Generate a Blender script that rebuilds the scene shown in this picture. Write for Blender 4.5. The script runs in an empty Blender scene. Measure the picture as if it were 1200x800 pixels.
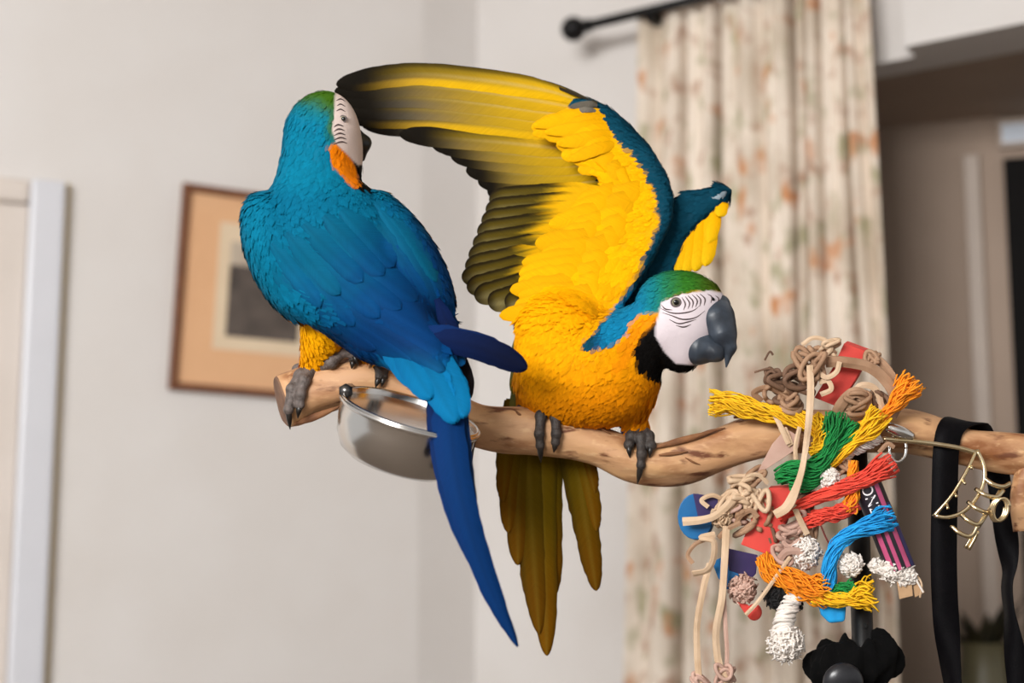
import bpy, math
import numpy as np
from mathutils import Vector, Matrix

# ------------------------------------------------------------------ camera, world, light
scene = bpy.context.scene
F = 1666.67                       # focal length in pixels of the 1200x800 frame
K = 1.25e-3                       # metres per pixel at the perch
D0 = F * K                        # distance to the perch
PITCH = math.radians(8.0)
CAM = np.array([0.0, -D0, 0.95])
RIGHT = np.array([1.0, 0, 0]); FWD = np.array([0, math.cos(PITCH), math.sin(PITCH)]); UP = np.array([0, -math.sin(PITCH), math.cos(PITCH)])
cd = bpy.data.cameras.new('camera'); cam = bpy.data.objects.new('camera', cd); scene.collection.objects.link(cam)
cd.sensor_width = 36.0; cd.lens = 50.0; cd.clip_start = 0.05
cam.location = CAM; cam.rotation_euler = (math.pi / 2 + PITCH, 0, 0)
cd.dof.use_dof = True; cd.dof.focus_distance = D0 - 0.06; cd.dof.aperture_fstop = 1.8
scene.camera = cam
wd = bpy.data.worlds.new('world'); scene.world = wd; wd.use_nodes = True
wd.node_tree.nodes['Background'].inputs[0].default_value = (1.0, 1.0, 1.0, 1)
wd.node_tree.nodes['Background'].inputs[1].default_value = 0.55
def area(name, loc, target, sx, sy, energy, color):
    l = bpy.data.lights.new(name, 'AREA'); l.shape = 'RECTANGLE'; l.size = sx; l.size_y = sy; l.energy = energy; l.color = color
    o = bpy.data.objects.new(name, l); scene.collection.objects.link(o); o.location = loc
    o.rotation_euler = (Vector(target) - Vector(loc)).to_track_quat('-Z', 'Y').to_euler(); return o
area('assumed_key_lamp', (-2.4, -4.8, 2.7), (0, 0.8, 1.2), 2.6, 1.9, 520, (1.0, 0.995, 0.985))  # added area lamp behind the camera for assumed daylight; no window is built
vs = scene.view_settings
vs.view_transform = 'Standard'; vs.look = 'None'; vs.gamma = 1.0; vs.use_curve_mapping = False; vs.exposure = 0.09

# ------------------------------------------------------------------ helpers
rng = np.random.RandomState(7)
COL = scene.collection
def W(p):
    """(u, v, d) picture measure at the perch -> world; d is depth behind the perch plane, same unit."""
    p = np.asarray(p, float); dep = D0 + p[..., 2] * K
    x = (p[..., 0] - 600) / F * dep; y = -(p[..., 1] - 400) / F * dep
    return CAM + x[..., None] * RIGHT + dep[..., None] * FWD + y[..., None] * UP
def lin(h):
    h = h.lstrip('#'); c = np.array([int(h[i:i + 2], 16) for i in (0, 2, 4)]) / 255.0
    return np.where(c <= .04045, c / 12.92, ((c + .055) / 1.055) ** 2.4)
def sstep(a, b, x):
    t = np.clip((x - a) / (b - a), 0, 1); return t * t * (3 - 2 * t)
def mix(a, b, t):
    t = np.asarray(t)[..., None]; return a * (1 - t) + b * t

MATS = {}
def mat(name, color='#808080', rough=.6, metal=0, var=None, vscale=20, bump=0, bscale=60, attr=False, spec=.5, stretch=(1, 1, 1), sheen=0, trans=0, detail=4, sss=0):
    if name in MATS: return MATS[name]
    m = bpy.data.materials.new(name); m.use_nodes = True; nt = m.node_tree; b = nt.nodes['Principled BSDF']
    b.inputs['Roughness'].default_value = rough; b.inputs['Metallic'].default_value = metal
    b.inputs['Specular IOR Level'].default_value = spec
    if sheen: b.inputs['Sheen Weight'].default_value = sheen
    if sss: b.inputs['Subsurface Weight'].default_value = sss; b.inputs['Subsurface Scale'].default_value = .01
    if trans: b.inputs['Transmission Weight'].default_value = trans
    c = lin(color); b.inputs['Base Color'].default_value = (*c, 1)
    tc = nt.nodes.new('ShaderNodeTexCoord'); mp = nt.nodes.new('ShaderNodeMapping'); mp.inputs['Scale'].default_value = stretch
    nt.links.new(tc.outputs['Object'], mp.inputs['Vector'])
    if attr:
        a = nt.nodes.new('ShaderNodeAttribute'); a.attribute_name = 'Col'; nt.links.new(a.outputs['Color'], b.inputs['Base Color'])
    elif var:
        n = nt.nodes.new('ShaderNodeTexNoise'); n.inputs['Scale'].default_value = vscale; n.inputs['Detail'].default_value = detail
        nt.links.new(mp.outputs[0], n.inputs['Vector'])
        r = nt.nodes.new('ShaderNodeValToRGB'); r.color_ramp.elements[0].position = .35; r.color_ramp.elements[1].position = .68
        r.color_ramp.elements[0].color = (*c, 1); r.color_ramp.elements[1].color = (*lin(var), 1)
        nt.links.new(n.outputs['Fac'], r.inputs[0]); nt.links.new(r.outputs[0], b.inputs['Base Color'])
    if bump:
        n2 = nt.nodes.new('ShaderNodeTexNoise'); n2.inputs['Scale'].default_value = bscale; n2.inputs['Detail'].default_value = 5
        nt.links.new(mp.outputs[0], n2.inputs['Vector'])
        bp = nt.nodes.new('ShaderNodeBump'); bp.inputs['Strength'].default_value = bump; bp.inputs['Distance'].default_value = .002
        nt.links.new(n2.outputs['Fac'], bp.inputs['Height']); nt.links.new(bp.outputs[0], b.inputs['Normal'])
    MATS[name] = m; return m

def tag(o, label=None, cat=None, group=None, kind=None):
    for k, v in (('label', label), ('category', cat), ('group', group), ('kind', kind)):
        if v: o[k] = v
    return o
ROOTLOC = {}
def empty(name, base, label, cat, group=None, world=False):
    loc = np.asarray(base, float) if world else W(base)
    o = bpy.data.objects.new(name, None); COL.objects.link(o); o.location = loc; o.empty_display_size = .05
    ROOTLOC[o.name] = loc; return tag(o, label, cat, group)
def mesh_obj(name, wv, faces, m, parent=None, cols=None, smooth=True, origin=None, extra=None):
    """wv: world-space vertices"""
    wv = np.asarray(wv, float)
    if parent is not None: org = ROOTLOC[parent.name]
    else: org = np.array(origin) if origin is not None else np.array([wv[:, 0].mean(), wv[:, 1].mean(), wv[:, 2].min()])
    me = bpy.data.meshes.new(name)
    me.from_pydata((wv - org).tolist(), [], [tuple(int(i) for i in f) for f in faces])
    if cols is not None:
        a = me.color_attributes.new('Col', 'FLOAT_COLOR', 'POINT')
        cc = np.ones((len(wv), 4)); cc[:, :3] = np.clip(cols, 0, 1); a.data.foreach_set('color', cc.ravel())
    if smooth: me.polygons.foreach_set('use_smooth', [True] * len(me.polygons))
    me.materials.append(m); me.update()
    o = bpy.data.objects.new(name, me); COL.objects.link(o)
    if parent is not None: o.parent = parent
    else: o.location = org
    ROOTLOC[o.name] = org
    return o
def pobj(name, pv, faces, m, parent=None, **kw): return mesh_obj(name, W(np.asarray(pv, float)), faces, m, parent, **kw)

def smooth_path(pts, n):
    """Catmull-Rom through pts (rows of any width) -> n samples"""
    P = np.asarray(pts, float)
    if len(P) == 2: t = np.linspace(0, 1, n)[:, None]; return P[0] * (1 - t) + P[1] * t
    E = np.vstack([2 * P[0] - P[1], P, 2 * P[-1] - P[-2]])
    seg = np.linalg.norm(np.diff(P[:, :3], axis=0), axis=1); cum = np.r_[0, np.cumsum(seg)]
    out = []
    for s in np.linspace(0, cum[-1], n):
        i = min(np.searchsorted(cum, s, 'right') - 1, len(P) - 2); t = (s - cum[i]) / max(seg[i], 1e-9)
        a, b, c, d = E[i], E[i + 1], E[i + 2], E[i + 3]
        out.append(.5 * ((2 * b) + (c - a) * t + (2 * a - 5 * b + 4 * c - d) * t ** 2 + (3 * b - a - 3 * c + d) * t ** 3))
    return np.array(out)
def frames(P):
    T = np.gradient(P, axis=0); T /= np.linalg.norm(T, axis=1)[:, None] + 1e-12
    N = np.zeros_like(T); ref = np.array([0, 0, -1.0]) if abs(T[0][2]) < .9 else np.array([0, 1.0, 0])
    n = ref - T[0] * ref.dot(T[0]); n /= np.linalg.norm(n)
    for i in range(len(P)):
        n = n - T[i] * n.dot(T[i]); n /= np.linalg.norm(n) + 1e-12; N[i] = n
    return T, N, np.cross(T, N)
def tube(path, n=24, sides=8, r=None, cap=True):
    """path rows (u,v,d,r)"""
    P = smooth_path(path, n); R = P[:, 3] if P.shape[1] > 3 else np.full(n, r); P = P[:, :3]
    T, N, B = frames(P); a = np.linspace(0, 2 * np.pi, sides, endpoint=False)
    V = (P[:, None] + R[:, None, None] * (np.cos(a)[None, :, None] * N[:, None] + np.sin(a)[None, :, None] * B[:, None])).reshape(-1, 3)
    Fc = [(i * sides + j, i * sides + (j + 1) % sides, (i + 1) * sides + (j + 1) % sides, (i + 1) * sides + j) for i in range(n - 1) for j in range(sides)]
    if cap: Fc += [tuple(range(sides))[::-1], tuple((n - 1) * sides + j for j in range(sides))]
    return V, Fc
def ribbon(path, width, thick=2.2, n=26, roll=0.0, rolls=None, wprof=None, wdir=None):
    P = smooth_path(path, n)[:, :3]; T, N, B = frames(P)
    if wdir is not None:
        wd2 = np.array(wdir, float); B = wd2 - T * (T @ wd2)[:, None]; B /= np.linalg.norm(B, axis=1)[:, None]; N = np.cross(B, T)
    ang = np.linspace(0, 1, n) * roll if rolls is None else np.interp(np.linspace(0, 1, n), np.linspace(0, 1, len(rolls)), rolls)
    N2 = np.cos(ang)[:, None] * N + np.sin(ang)[:, None] * B; B2 = np.cross(T, N2)
    w = (np.full(n, width) if wprof is None else width * np.interp(np.linspace(0, 1, n), np.linspace(0, 1, len(wprof)), wprof))[:, None] / 2
    t = thick / 2
    V = np.stack([P - B2 * w + N2 * t * .6, P + N2 * t * 1.2, P + B2 * w + N2 * t * .6, P + B2 * w - N2 * t * .6, P - N2 * t, P - B2 * w - N2 * t * .6], 1).reshape(-1, 3); s = 6
    Fc = [(i * s + j, i * s + (j + 1) % s, (i + 1) * s + (j + 1) % s, (i + 1) * s + j) for i in range(n - 1) for j in range(s)]
    Fc += [tuple(range(s))[::-1], tuple((n - 1) * s + j for j in range(s))]
    return V, Fc
def join(parts):
    V = []; Fc = []; o = 0
    for v, f in parts:
        V.append(v); Fc += [tuple(i + o for i in q) for q in f]; o += len(v)
    return np.vstack(V), Fc
def bundle(path, n_str=26, twist=2.0, fray=0.0, n=22, sr=1.5, flat=1.0, r2=None):
    """rope/tassel made of many strands; path rows (u,v,d,r)"""
    P = smooth_path(path, n); R = P[:, 3]; P = P[:, :3]; T, N, B = frames(P); t = np.linspace(0, 1, n); out = []
    for s in range(n_str):
        q = math.sqrt((s + .5) / n_str); a0 = s * 2.399 + rng.rand() * .4; a = a0 + twist * 2 * np.pi * t
        wob = 1 + .2 * np.sin(t * rng.uniform(8, 26) + rng.rand() * 6); a = a + .35 * np.sin(t * rng.uniform(5, 18) + rng.rand() * 6)
        fr = 1 + fray * rng.uniform(-.2, 1.0) * sstep(.72, 1, t)
        c = P + (R * q * wob * fr)[:, None] * (np.cos(a)[:, None] * N + flat * np.sin(a)[:, None] * B)
        end = n - rng.randint(0, 3) if fray else n
        out.append(tube(np.c_[c[:end], np.full(end, sr)], n=end, sides=4))
    return join(out)
def tangle(c, R, turns=5, r=3.2, seed=0, n=150, squash=(1, 1, .8)):
    g = np.random.RandomState(seed); t = np.linspace(0, 2 * np.pi, n); f = g.randint(2, 2 + turns, 3); ph = g.rand(3) * 6; f2 = g.randint(1, 3, 3)
    r = r * .8; p = np.stack([np.sin(f[i] * t + ph[i]) * .75 + .25 * np.sin(f2[i] * t + ph[i] * 2) for i in range(3)], 1) * R * np.array(squash) + np.array(c)
    return tube(np.c_[p, np.full(n, r)], n=n, sides=6)
def fluff(c, R, n=260, L=12, seed=0, w=1.3, flat=1.0):
    """cotton / pom-pom: short curved strands all round a core"""
    g = np.random.RandomState(seed); out = []
    for i in range(int(n * 1.3)):
        d = g.normal(size=3); d /= np.linalg.norm(d); e = g.normal(size=3); e -= d * (e @ d)
        p0 = np.array(c) + d * R * .62 * np.array([1, 1, flat]); p1 = np.array(c) + d * R * g.uniform(.72, .95) * np.array([1, 1, flat]) + e * L * .15; p2 = p1 + (d * .2 + e * .8) * L * .4
        out.append(tube(np.array([[*p0, w * 1.6], [*p1, w * 1.4], [*p2, w * .5]]), n=4, sides=4))
    th_, ph_ = np.meshgrid(np.linspace(0, np.pi, 12), np.linspace(0, 2 * np.pi, 20, endpoint=False), indexing='ij'); lump = R * .72 * (1 + .14 * np.sin(3 * ph_ + seed) * np.sin(4 * th_ + seed) + .08 * np.sin(7 * ph_ + 5 * th_))
    cv = np.stack([lump * np.sin(th_) * np.cos(ph_), lump * np.cos(th_), lump * flat * np.sin(th_) * np.sin(ph_)], -1).reshape(-1, 3) + np.array(c)
    out.append((cv, [(i * 20 + j, i * 20 + (j + 1) % 20, (i + 1) * 20 + (j + 1) % 20, (i + 1) * 20 + j) for i in range(11) for j in range(20)]))
    return join(out)

# ------------------------------------------------------------------ implicit bodies
def poly_sd(poly, x, y):
    P = np.asarray(poly, float); d = np.full(np.broadcast(x, y).shape, 1e9); s = np.ones(d.shape)
    for i in range(len(P)):
        a = P[i]; b = P[i - 1]; e = b - a; wx = x - a[0]; wy = y - a[1]
        h = np.clip((wx * e[0] + wy * e[1]) / (e @ e), 0, 1); bx = wx - e[0] * h; by = wy - e[1] * h
        d = np.minimum(d, bx * bx + by * by)
        c1 = y >= a[1]; c2 = y < b[1]; c3 = e[0] * wy > e[1] * wx
        fl = (c1 & c2 & c3) | (~c1 & ~c2 & ~c3); s = np.where(fl, -s, s)
    return s * np.sqrt(d)
def line_d(pts, x, y):
    P = np.asarray(pts, float); d = np.full(np.broadcast(x, y).shape, 1e9)
    for a, b in zip(P[:-1], P[1:]):
        e = b - a; wx = x - a[0]; wy = y - a[1]; h = np.clip((wx * e[0] + wy * e[1]) / (e @ e), 0, 1)
        d = np.minimum(d, (wx - e[0] * h) ** 2 + (wy - e[1] * h) ** 2)
    return np.sqrt(d)
def prim_sd(p, U, V, Dd):
    if p[0] == 'c':
        a, r0, b, r1 = np.array(p[1], float), p[2], np.array(p[3], float), p[4]; e = b - a
        h = np.clip(((U - a[0]) * e[0] + (V - a[1]) * e[1] + (Dd - a[2]) * e[2]) / (e @ e), 0, 1)
        return np.sqrt((U - a[0] - e[0] * h) ** 2 + (V - a[1] - e[1] * h) ** 2 + (Dd - a[2] - e[2] * h) ** 2) - (r0 + (r1 - r0) * h)
    if p[0] == 'e':
        c, r, ang = p[1], p[2], math.radians(p[3]) if len(p) > 3 else 0
        x = U - c[0]; y = V - c[1]; z = Dd - c[2]; ca, sa = math.cos(ang), math.sin(ang); x, y = ca * x + sa * y, -sa * x + ca * y
        k0 = np.sqrt((x / r[0]) ** 2 + (y / r[1]) ** 2 + (z / r[2]) ** 2); k1 = np.sqrt((x / r[0] ** 2) ** 2 + (y / r[1] ** 2) ** 2 + (z / r[2] ** 2) ** 2)
        return k0 * (k0 - 1) / np.maximum(k1, 1e-6)
    if p[0] == 'p':
        _, poly, dc, th, rd = p; s2 = poly_sd(poly, U, V) + rd; dcc = dc(U, V) if callable(dc) else dc; s1 = np.abs(Dd - dcc) - th + rd
        return np.sqrt(np.maximum(s2, 0) ** 2 + np.maximum(s1, 0) ** 2) + np.minimum(np.maximum(s2, s1), 0) - rd
def field(prims, U, V, Dd):
    f = None
    for p, k in prims:
        g = prim_sd(p, U, V, Dd)
        if f is None: f = g
        else:
            h = np.clip(.5 + .5 * (f - g) / k, 0, 1); f = f * (1 - h) + g * h - k * h * (1 - h)
    return f
def nets(prims, lo, hi, step):
    ax = [np.arange(lo[i], hi[i] + step, step) for i in range(3)]
    f = field(prims, ax[0][:, None, None], ax[1][None, :, None], ax[2][None, None, :]).astype(np.float32)
    nx, ny, nz = f.shape; s = f < 0
    cnt = np.zeros((nx - 1, ny - 1, nz - 1), np.float32); acc = np.zeros((nx - 1, ny - 1, nz - 1, 3), np.float32)
    cor = [(i, j, k) for i in (0, 1) for j in (0, 1) for k in (0, 1)]
    sl = lambda c: f[c[0]:nx - 1 + c[0], c[1]:ny - 1 + c[1], c[2]:nz - 1 + c[2]]
    for a in cor:
        for axi in range(3):
            if a[axi]: continue
            b = list(a); b[axi] = 1; fa, fb = sl(a), sl(tuple(b)); x = (fa < 0) != (fb < 0)
            t = np.where(x, fa / np.where(x, fa - fb, 1), 0)
            for q in range(3): acc[..., q] += np.where(x, a[q] + (t if q == axi else 0), 0)
            cnt += x
    m = cnt > 0; idx = -np.ones(m.shape, int); idx[m] = np.arange(m.sum()); base = np.argwhere(m)
    Vv = (base + acc[m] / cnt[m][:, None]) * step + np.array(lo)
    quads = []
    for axi in range(3):
        o1, o2 = [(1, 2), (2, 0), (0, 1)][axi]; s0 = [slice(None)] * 3; s1 = [slice(None)] * 3; s0[axi] = slice(0, -1); s1[axi] = slice(1, None)
        a, b = s[tuple(s0)], s[tuple(s1)]; e = np.argwhere(a != b); e = e[(e[:, o1] > 0) & (e[:, o2] > 0) & (e[:, o1] < f.shape[o1] - 1) & (e[:, o2] < f.shape[o2] - 1)]
        if not len(e): continue
        def g(d1, d2):
            q = e.copy(); q[:, o1] -= d1; q[:, o2] -= d2; return idx[q[:, 0], q[:, 1], q[:, 2]]
        Q = np.stack([g(1, 1), g(0, 1), g(0, 0), g(1, 0)], 1); fl = ~a[e[:, 0], e[:, 1], e[:, 2]]; Q[fl] = Q[fl][:, ::-1]; quads.append(Q)
    Q = np.vstack(quads); Q = Q[(Q >= 0).all(1)]
    return Vv, Q[:, ::-1], f, ax
def grad(prims, P):
    e = .8; g = np.stack([field(prims, P[:, 0] + (e if i == 0 else 0), P[:, 1] + (e if i == 1 else 0), P[:, 2] + (e if i == 2 else 0)) -
                          field(prims, P[:, 0] - (e if i == 0 else 0), P[:, 1] - (e if i == 1 else 0), P[:, 2] - (e if i == 2 else 0)) for i in range(3)], 1)
    return g / (np.linalg.norm(g, axis=1)[:, None] + 1e-9)
def blob(name, prims, m, parent, step=1.5, colf=None, **kw):
    lo = np.full(3, 1e9); hi = -lo
    for p, k in prims:
        if p[0] == 'c':
            for c, r in ((p[1], p[2]), (p[3], p[4])): lo = np.minimum(lo, np.array(c) - r); hi = np.maximum(hi, np.array(c) + r)
        elif p[0] == 'e': r = max(p[2]); lo = np.minimum(lo, np.array(p[1]) - r); hi = np.maximum(hi, np.array(p[1]) + r)
    V, Q, f, ax = nets(prims, lo - 4 * step, hi + 4 * step, step)
    return pobj(name, V, Q, m, parent, cols=colf(V) if colf else None, **kw)
def plumage(parent, prims, V, nrm, colf, keep, flow, size, n, m, seed, lift=.14):
    """small contour feathers over the skin: one uncountable coat"""
    g = np.random.RandomState(seed); pick = g.choice(len(V), n); P = V[pick] + g.normal(size=(n, 3)) * .6; N = nrm[pick]
    ok = keep(P, N); P, N = P[ok], N[ok]; n = len(P); L = size(P) * g.uniform(.8, 1.2, n)
    Tn = flow(P, N) + g.normal(size=(n, 3)) * .10; Tn -= N * (Tn * N).sum(1)[:, None]; Tn /= np.linalg.norm(Tn, axis=1)[:, None] + 1e-9
    B = np.cross(N, Tn); wd_ = L * .25
    rows = [(-.05, 0, -.03), (.35, -1, -.025), (.35, 0, .015), (.35, 1, -.025), (.72, -.8, .0), (.72, 0, .025), (.72, .8, .0), (1.0, 0, .015)]
    lf = lift * g.uniform(.4, 1.2, n)
    vv = np.stack([P + Tn * (L * a)[:, None] + B * (wd_ * b)[:, None] + N * (L * (c + lf * a * a * .6))[:, None] for a, b, c in rows], 1)
    c0 = colf(P + Tn * (L * .35)[:, None], N) * g.uniform(.90, 1.10, n)[:, None]
    cols = np.stack([c0 * (1.0 if i < 4 else 1.06) for i in range(8)], 1).reshape(-1, 3)
    fs = np.array([(0, 1, 2), (0, 2, 3), (1, 4, 5), (1, 5, 2), (2, 5, 6), (2, 6, 3), (4, 7, 5), (5, 7, 6)])
    Fc = (fs[None] + (np.arange(n) * 8)[:, None, None]).reshape(-1, 3)
    o = pobj('plumage', vv.reshape(-1, 3), Fc, m, parent, cols=cols); o['kind'] = 'stuff'
    sn = np.stack([N + g.normal(size=(n, 3)) * .08 + B * (b * .10) + Tn * (.0 if a < .5 else .08) for a, b, c in rows], 1).reshape(-1, 3)
    wn = sn[:, :1] * RIGHT - sn[:, 1:2] * UP + sn[:, 2:3] * FWD; wn /= np.linalg.norm(wn, axis=1)[:, None]
    o.data.normals_split_custom_set_from_vertices(wn.tolist()); return o
def feather(name, path, width, colf, parent, m, camber=.16, drape=None, lift=(1.5, 4), roll=0.0, nl=22, nw=7, tip=.22, rag=.03, base=.45, label=None, point=0.0):
    """one feather: vane grid along path rows (u,v,d)"""
    t = 1 - (1 - np.linspace(0, 1, nl)) ** 1.5; s = np.linspace(-1, 1, nw); Pd = smooth_path(path, 90)[:, :3]; P = np.stack([np.interp(t, np.linspace(0, 1, 90), Pd[:, q]) for q in range(3)], 1)
    T = np.gradient(Pd, axis=0); T = np.stack([np.interp(t, np.linspace(0, 1, 90), T[:, q]) for q in range(3)], 1); T /= np.linalg.norm(T, axis=1)[:, None]
    Nn = np.tile(np.array([0, 0, -1.0]), (nl, 1)); S = np.cross(T, Nn); S /= np.linalg.norm(S, axis=1)[:, None]; Nn = np.cross(S, T)
    if roll: S, Nn = math.cos(roll) * S + math.sin(roll) * Nn, math.cos(roll) * Nn - math.sin(roll) * S
    w = width / 2 * np.minimum(base + (1 - base) * sstep(0, .3, t), np.sqrt(np.clip(1 - ((t - (1 - tip)) / tip).clip(0, 1) ** 2, 0.004, 1)))
    w = w * (1 - point * t ** 2)
    ed = 1 + rag * rng.normal(size=(nl, nw)) * (np.abs(s)[None] > .9)
    V = P[:, None] + S[:, None] * (w[:, None] * s[None] * ed)[..., None] + Nn[:, None] * ((camber * width / 2) * (1 - s ** 2)[None] * np.ones((nl, 1)))[..., None]
    if drape is not None:
        dd = drape(V[..., 0], V[..., 1]); V[..., 2] = dd - (lift[0] + (lift[1] - lift[0]) * t)[:, None] - camber * width / 2 * (1 - s ** 2)[None]
    tt, ss = np.meshgrid(t, s, indexing='ij'); cols = colf(tt, ss, V)
    Fc = [(i * nw + j, i * nw + j + 1, (i + 1) * nw + j + 1, (i + 1) * nw + j) for i in range(nl - 1) for j in range(nw - 1)]
    o = pobj(name, V.reshape(-1, 3), Fc, m, parent, cols=cols.reshape(-1, 3))
    Ln = np.linalg.norm(np.diff(Pd, axis=0), axis=1).sum(); ac = ss * w[:, None]; bv = np.stack([tt * Ln - np.abs(ac) * 1.1, ac, np.full_like(tt, rng.rand() * 90)], -1)
    ba = o.data.attributes.new('barb', 'FLOAT_VECTOR', 'POINT'); ba.data.foreach_set('vector', bv.ravel())
    if label: o['label'] = label
    return o

# ------------------------------------------------------------------ the room
def ray(px, py): d = RIGHT * (px - 600) / F + FWD - UP * (py - 400) / F; return d
def at_dist(px, y):                       # floor-plan point on the ray through column px at distance y
    d = RIGHT * (px - 600) / F * math.cos(PITCH) + np.array([0, 1.0, 0]); p = CAM + d * y; return np.array([p[0], p[1]])
class Wall:                               # a vertical plane with its own axes
    def __init__(s, a, b):
        s.a = np.array([*a, 0.0]); e = np.array([*b, 0.0]) - s.a; s.len = np.linalg.norm(e); s.e = e / s.len
        s.n = np.cross(s.e, [0, 0, 1.0]); s.n *= np.sign(s.n @ (CAM - s.a))
    def hit(s, px, py, off=0):            # -> (along, height)
        d = ray(px, py); t = ((s.a + s.n * off - CAM) @ s.n) / (d @ s.n); p = CAM + d * t; return np.array([(p - s.a) @ s.e, p[2]])
    def pt(s, x, z, off=0): return s.a + s.e * x + np.array([0, 0, 1.0]) * z + s.n * off
def boxw(wall, x0, x1, z0, z1, o0, o1, bev=0):
    c = [wall.pt(x, z, o) for o in (o0, o1) for z in (z0, z1) for x in (x0, x1)]
    f = [(0, 1, 3, 2), (4, 6, 7, 5), (0, 4, 5, 1), (2, 3, 7, 6), (0, 2, 6, 4), (1, 5, 7, 3)]
    return np.array(c), f
def bevel(o, w, seg=2):
    b = o.modifiers.new('bevel', 'BEVEL'); b.width = w; b.segments = seg; b.limit_method = 'ANGLE'; return o
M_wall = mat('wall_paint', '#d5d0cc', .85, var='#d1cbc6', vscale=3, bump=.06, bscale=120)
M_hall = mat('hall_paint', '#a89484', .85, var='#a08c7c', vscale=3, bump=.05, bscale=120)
M_white = mat('white_gloss_paint', '#cfcfd4', .4, var='#cbcbd0', vscale=4)
M_doorm = mat('door_paint', '#d3c8bf', .5, var='#cdc2b8', vscale=4)
M_floor = mat('carpet', '#74695f', .95, var='#675d54', vscale=40, bump=.3, bscale=400)
M_ceil = mat('ceiling_paint', '#e6e2dd', .9, var='#e3deda', vscale=3)
H = 3.05
pA, pB, pC, pE, pR = at_dist(-140, 3.78), at_dist(490, 4.4), at_dist(557, 4.53), at_dist(1012, 3.83), at_dist(1420, 3.32)
WL, WP, WR = Wall(pA, pB), Wall(pB, pC), Wall(pC, pR)
def slab(name, wall, x0, x1, z0, z1, m, th=.12):
    v, f = boxw(wall, x0, x1, z0, z1, -th, 0); o = mesh_obj(name, v, f, m, smooth=False); o['kind'] = 'structure'; return o
slab('wall_left', WL, -1.2, WL.len, 0, H, M_wall)
slab('wall_back', WP, 0, WP.len, 0, H, M_wall)
xe = (np.array([*pE, 0]) - WR.a) @ WR.e
slab('wall_right', WR, 0, xe, 0, H, M_wall)
zl = WR.hit(1060, 55, .09)[1]
xl = WR.hit(1060, 55, .09)[0]
slab('wall_lintel', WR, xe, WR.len + 2.4, zl, H, M_wall)
v, f = boxw(WR, xl, WR.len + 2.4, zl, H, 0, .09); o = mesh_obj('trim_5', v, f, M_wall, smooth=False); o['kind'] = 'structure'
# a flat plate for the floor and the ceiling
for nm, z0, z1, m in (('floor', -.1, 0, M_floor), ('ceiling', H, H + .1, M_ceil)):
    q = [(-3.6, -5.2), (4.6, -5.2), (4.6, 5.2), (-3.6, 5.2)]; v = np.array([(x, y, z) for z in (z0, z1) for x, y in q])
    o = mesh_obj(nm, v, [(3, 2, 1, 0), (4, 5, 6, 7), (0, 1, 5, 4), (1, 2, 6, 5), (2, 3, 7, 6), (3, 0, 4, 7)], m, smooth=False); o['kind'] = 'structure'
# hall beyond the opening
WH = Wall(at_dist(860, 4.56), at_dist(1420, 4.10))
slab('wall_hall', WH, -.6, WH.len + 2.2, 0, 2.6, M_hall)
WJ = Wall(at_dist(985, 4.15), at_dist(985, 5.6))
zc = zl + .01
v = np.array([(x, y, z) for z in (zc, zc + .08) for x, y in (WH.pt(-.6, 0)[:2], WH.pt(WH.len + 2.2, 0)[:2], WR.pt(WR.len + 2.4, 0, -.10)[:2], WR.pt(xe - .1, 0, -.10)[:2])])
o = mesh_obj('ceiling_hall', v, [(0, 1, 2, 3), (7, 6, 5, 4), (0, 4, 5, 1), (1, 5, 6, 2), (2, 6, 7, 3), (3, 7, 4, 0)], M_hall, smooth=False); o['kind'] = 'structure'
# hall doorway: casing, near-black sheet painted as the opening's shade, pale panel above
M_dark = mat('dark_opening_shade', '#080605', .8, var='#0b0807', vscale=10, spec=.2)
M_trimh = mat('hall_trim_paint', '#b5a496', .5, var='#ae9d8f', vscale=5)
M_panel = mat('pale_blue_panel', '#d5dbe4', .2, var='#cfd6e0', vscale=5)
x0, x1 = WH.hit(1138, 400)[0], WH.hit(1158, 400)[0]; zt = WH.hit(1150, 182)[1]
def strip(name, wall, x0, x1, z0, z1, o0, o1, m, parent=None, bev=.006):
    v, f = boxw(wall, x0, x1, z0, z1, o0, o1); o = mesh_obj(name, v, f, m, parent, smooth=False)
    if bev: bevel(o, bev)
    if parent is None: o['kind'] = 'structure'
    return o
strip('trim_1', WH, x0, x1, 0, zt, 0, .03, M_trimh)
xd = WH.hit(1186, 400)[0]; zd = WH.hit(1190, 186)[1]; zf = min(WH.hit(1190, 118)[1], zl - .005)
d1 = strip('dark_opening_1', WH, xd, xd + .8, 0, zd, 0, .02, M_dark)
for q in range(2): strip('raised_panel', WH, xd + .08 + .36 * q, xd + .36 + .36 * q, .3, 1.0, .02, .03, M_dark, d1)
w1 = strip('header_panel', WH, xd - .012, xd + .8, zd + .03, zf, 0, .03, M_trimh); strip('pale_inset', WH, xd + .0, xd + .78, zd + .045, zf - .02, .03, .034, M_panel, w1, 0)
# door at the left: casing and leaf
zt = WL.hit(45, 213)[1]; x0, x1 = WL.hit(26, 400)[0], WL.hit(68, 400)[0]
strip('trim_2', WL, x0, x1, 0, zt, 0, .045, M_white, bev=.012)
strip('trim_3', WL, x0 - 1.0, x0, zt - (x1 - x0) * .75, zt - .004, 0, .04, M_doorm, bev=.012)
strip('trim_4', WL, x1, x1 + .012, 0, zt, 0, .02, mat('cream_edge_paint', '#cdbb93', .6, var='#c7b58d', vscale=6), bev=.003)
d2 = strip('door_2', WL, x0 - 1.0, x0, 0, zt - (x1 - x0) * .75, 0, .015, M_doorm)
for zz0, zz1 in ((.25, .95), (1.1, 1.8)): strip('raised_panel', WL, x0 - .62, x0 - .14, zz0, zz1, .015, .024, M_doorm, d2)
strip('baseboard_left', WL, x1 + .02, WL.len, 0, .12, 0, .018, M_white)

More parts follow.
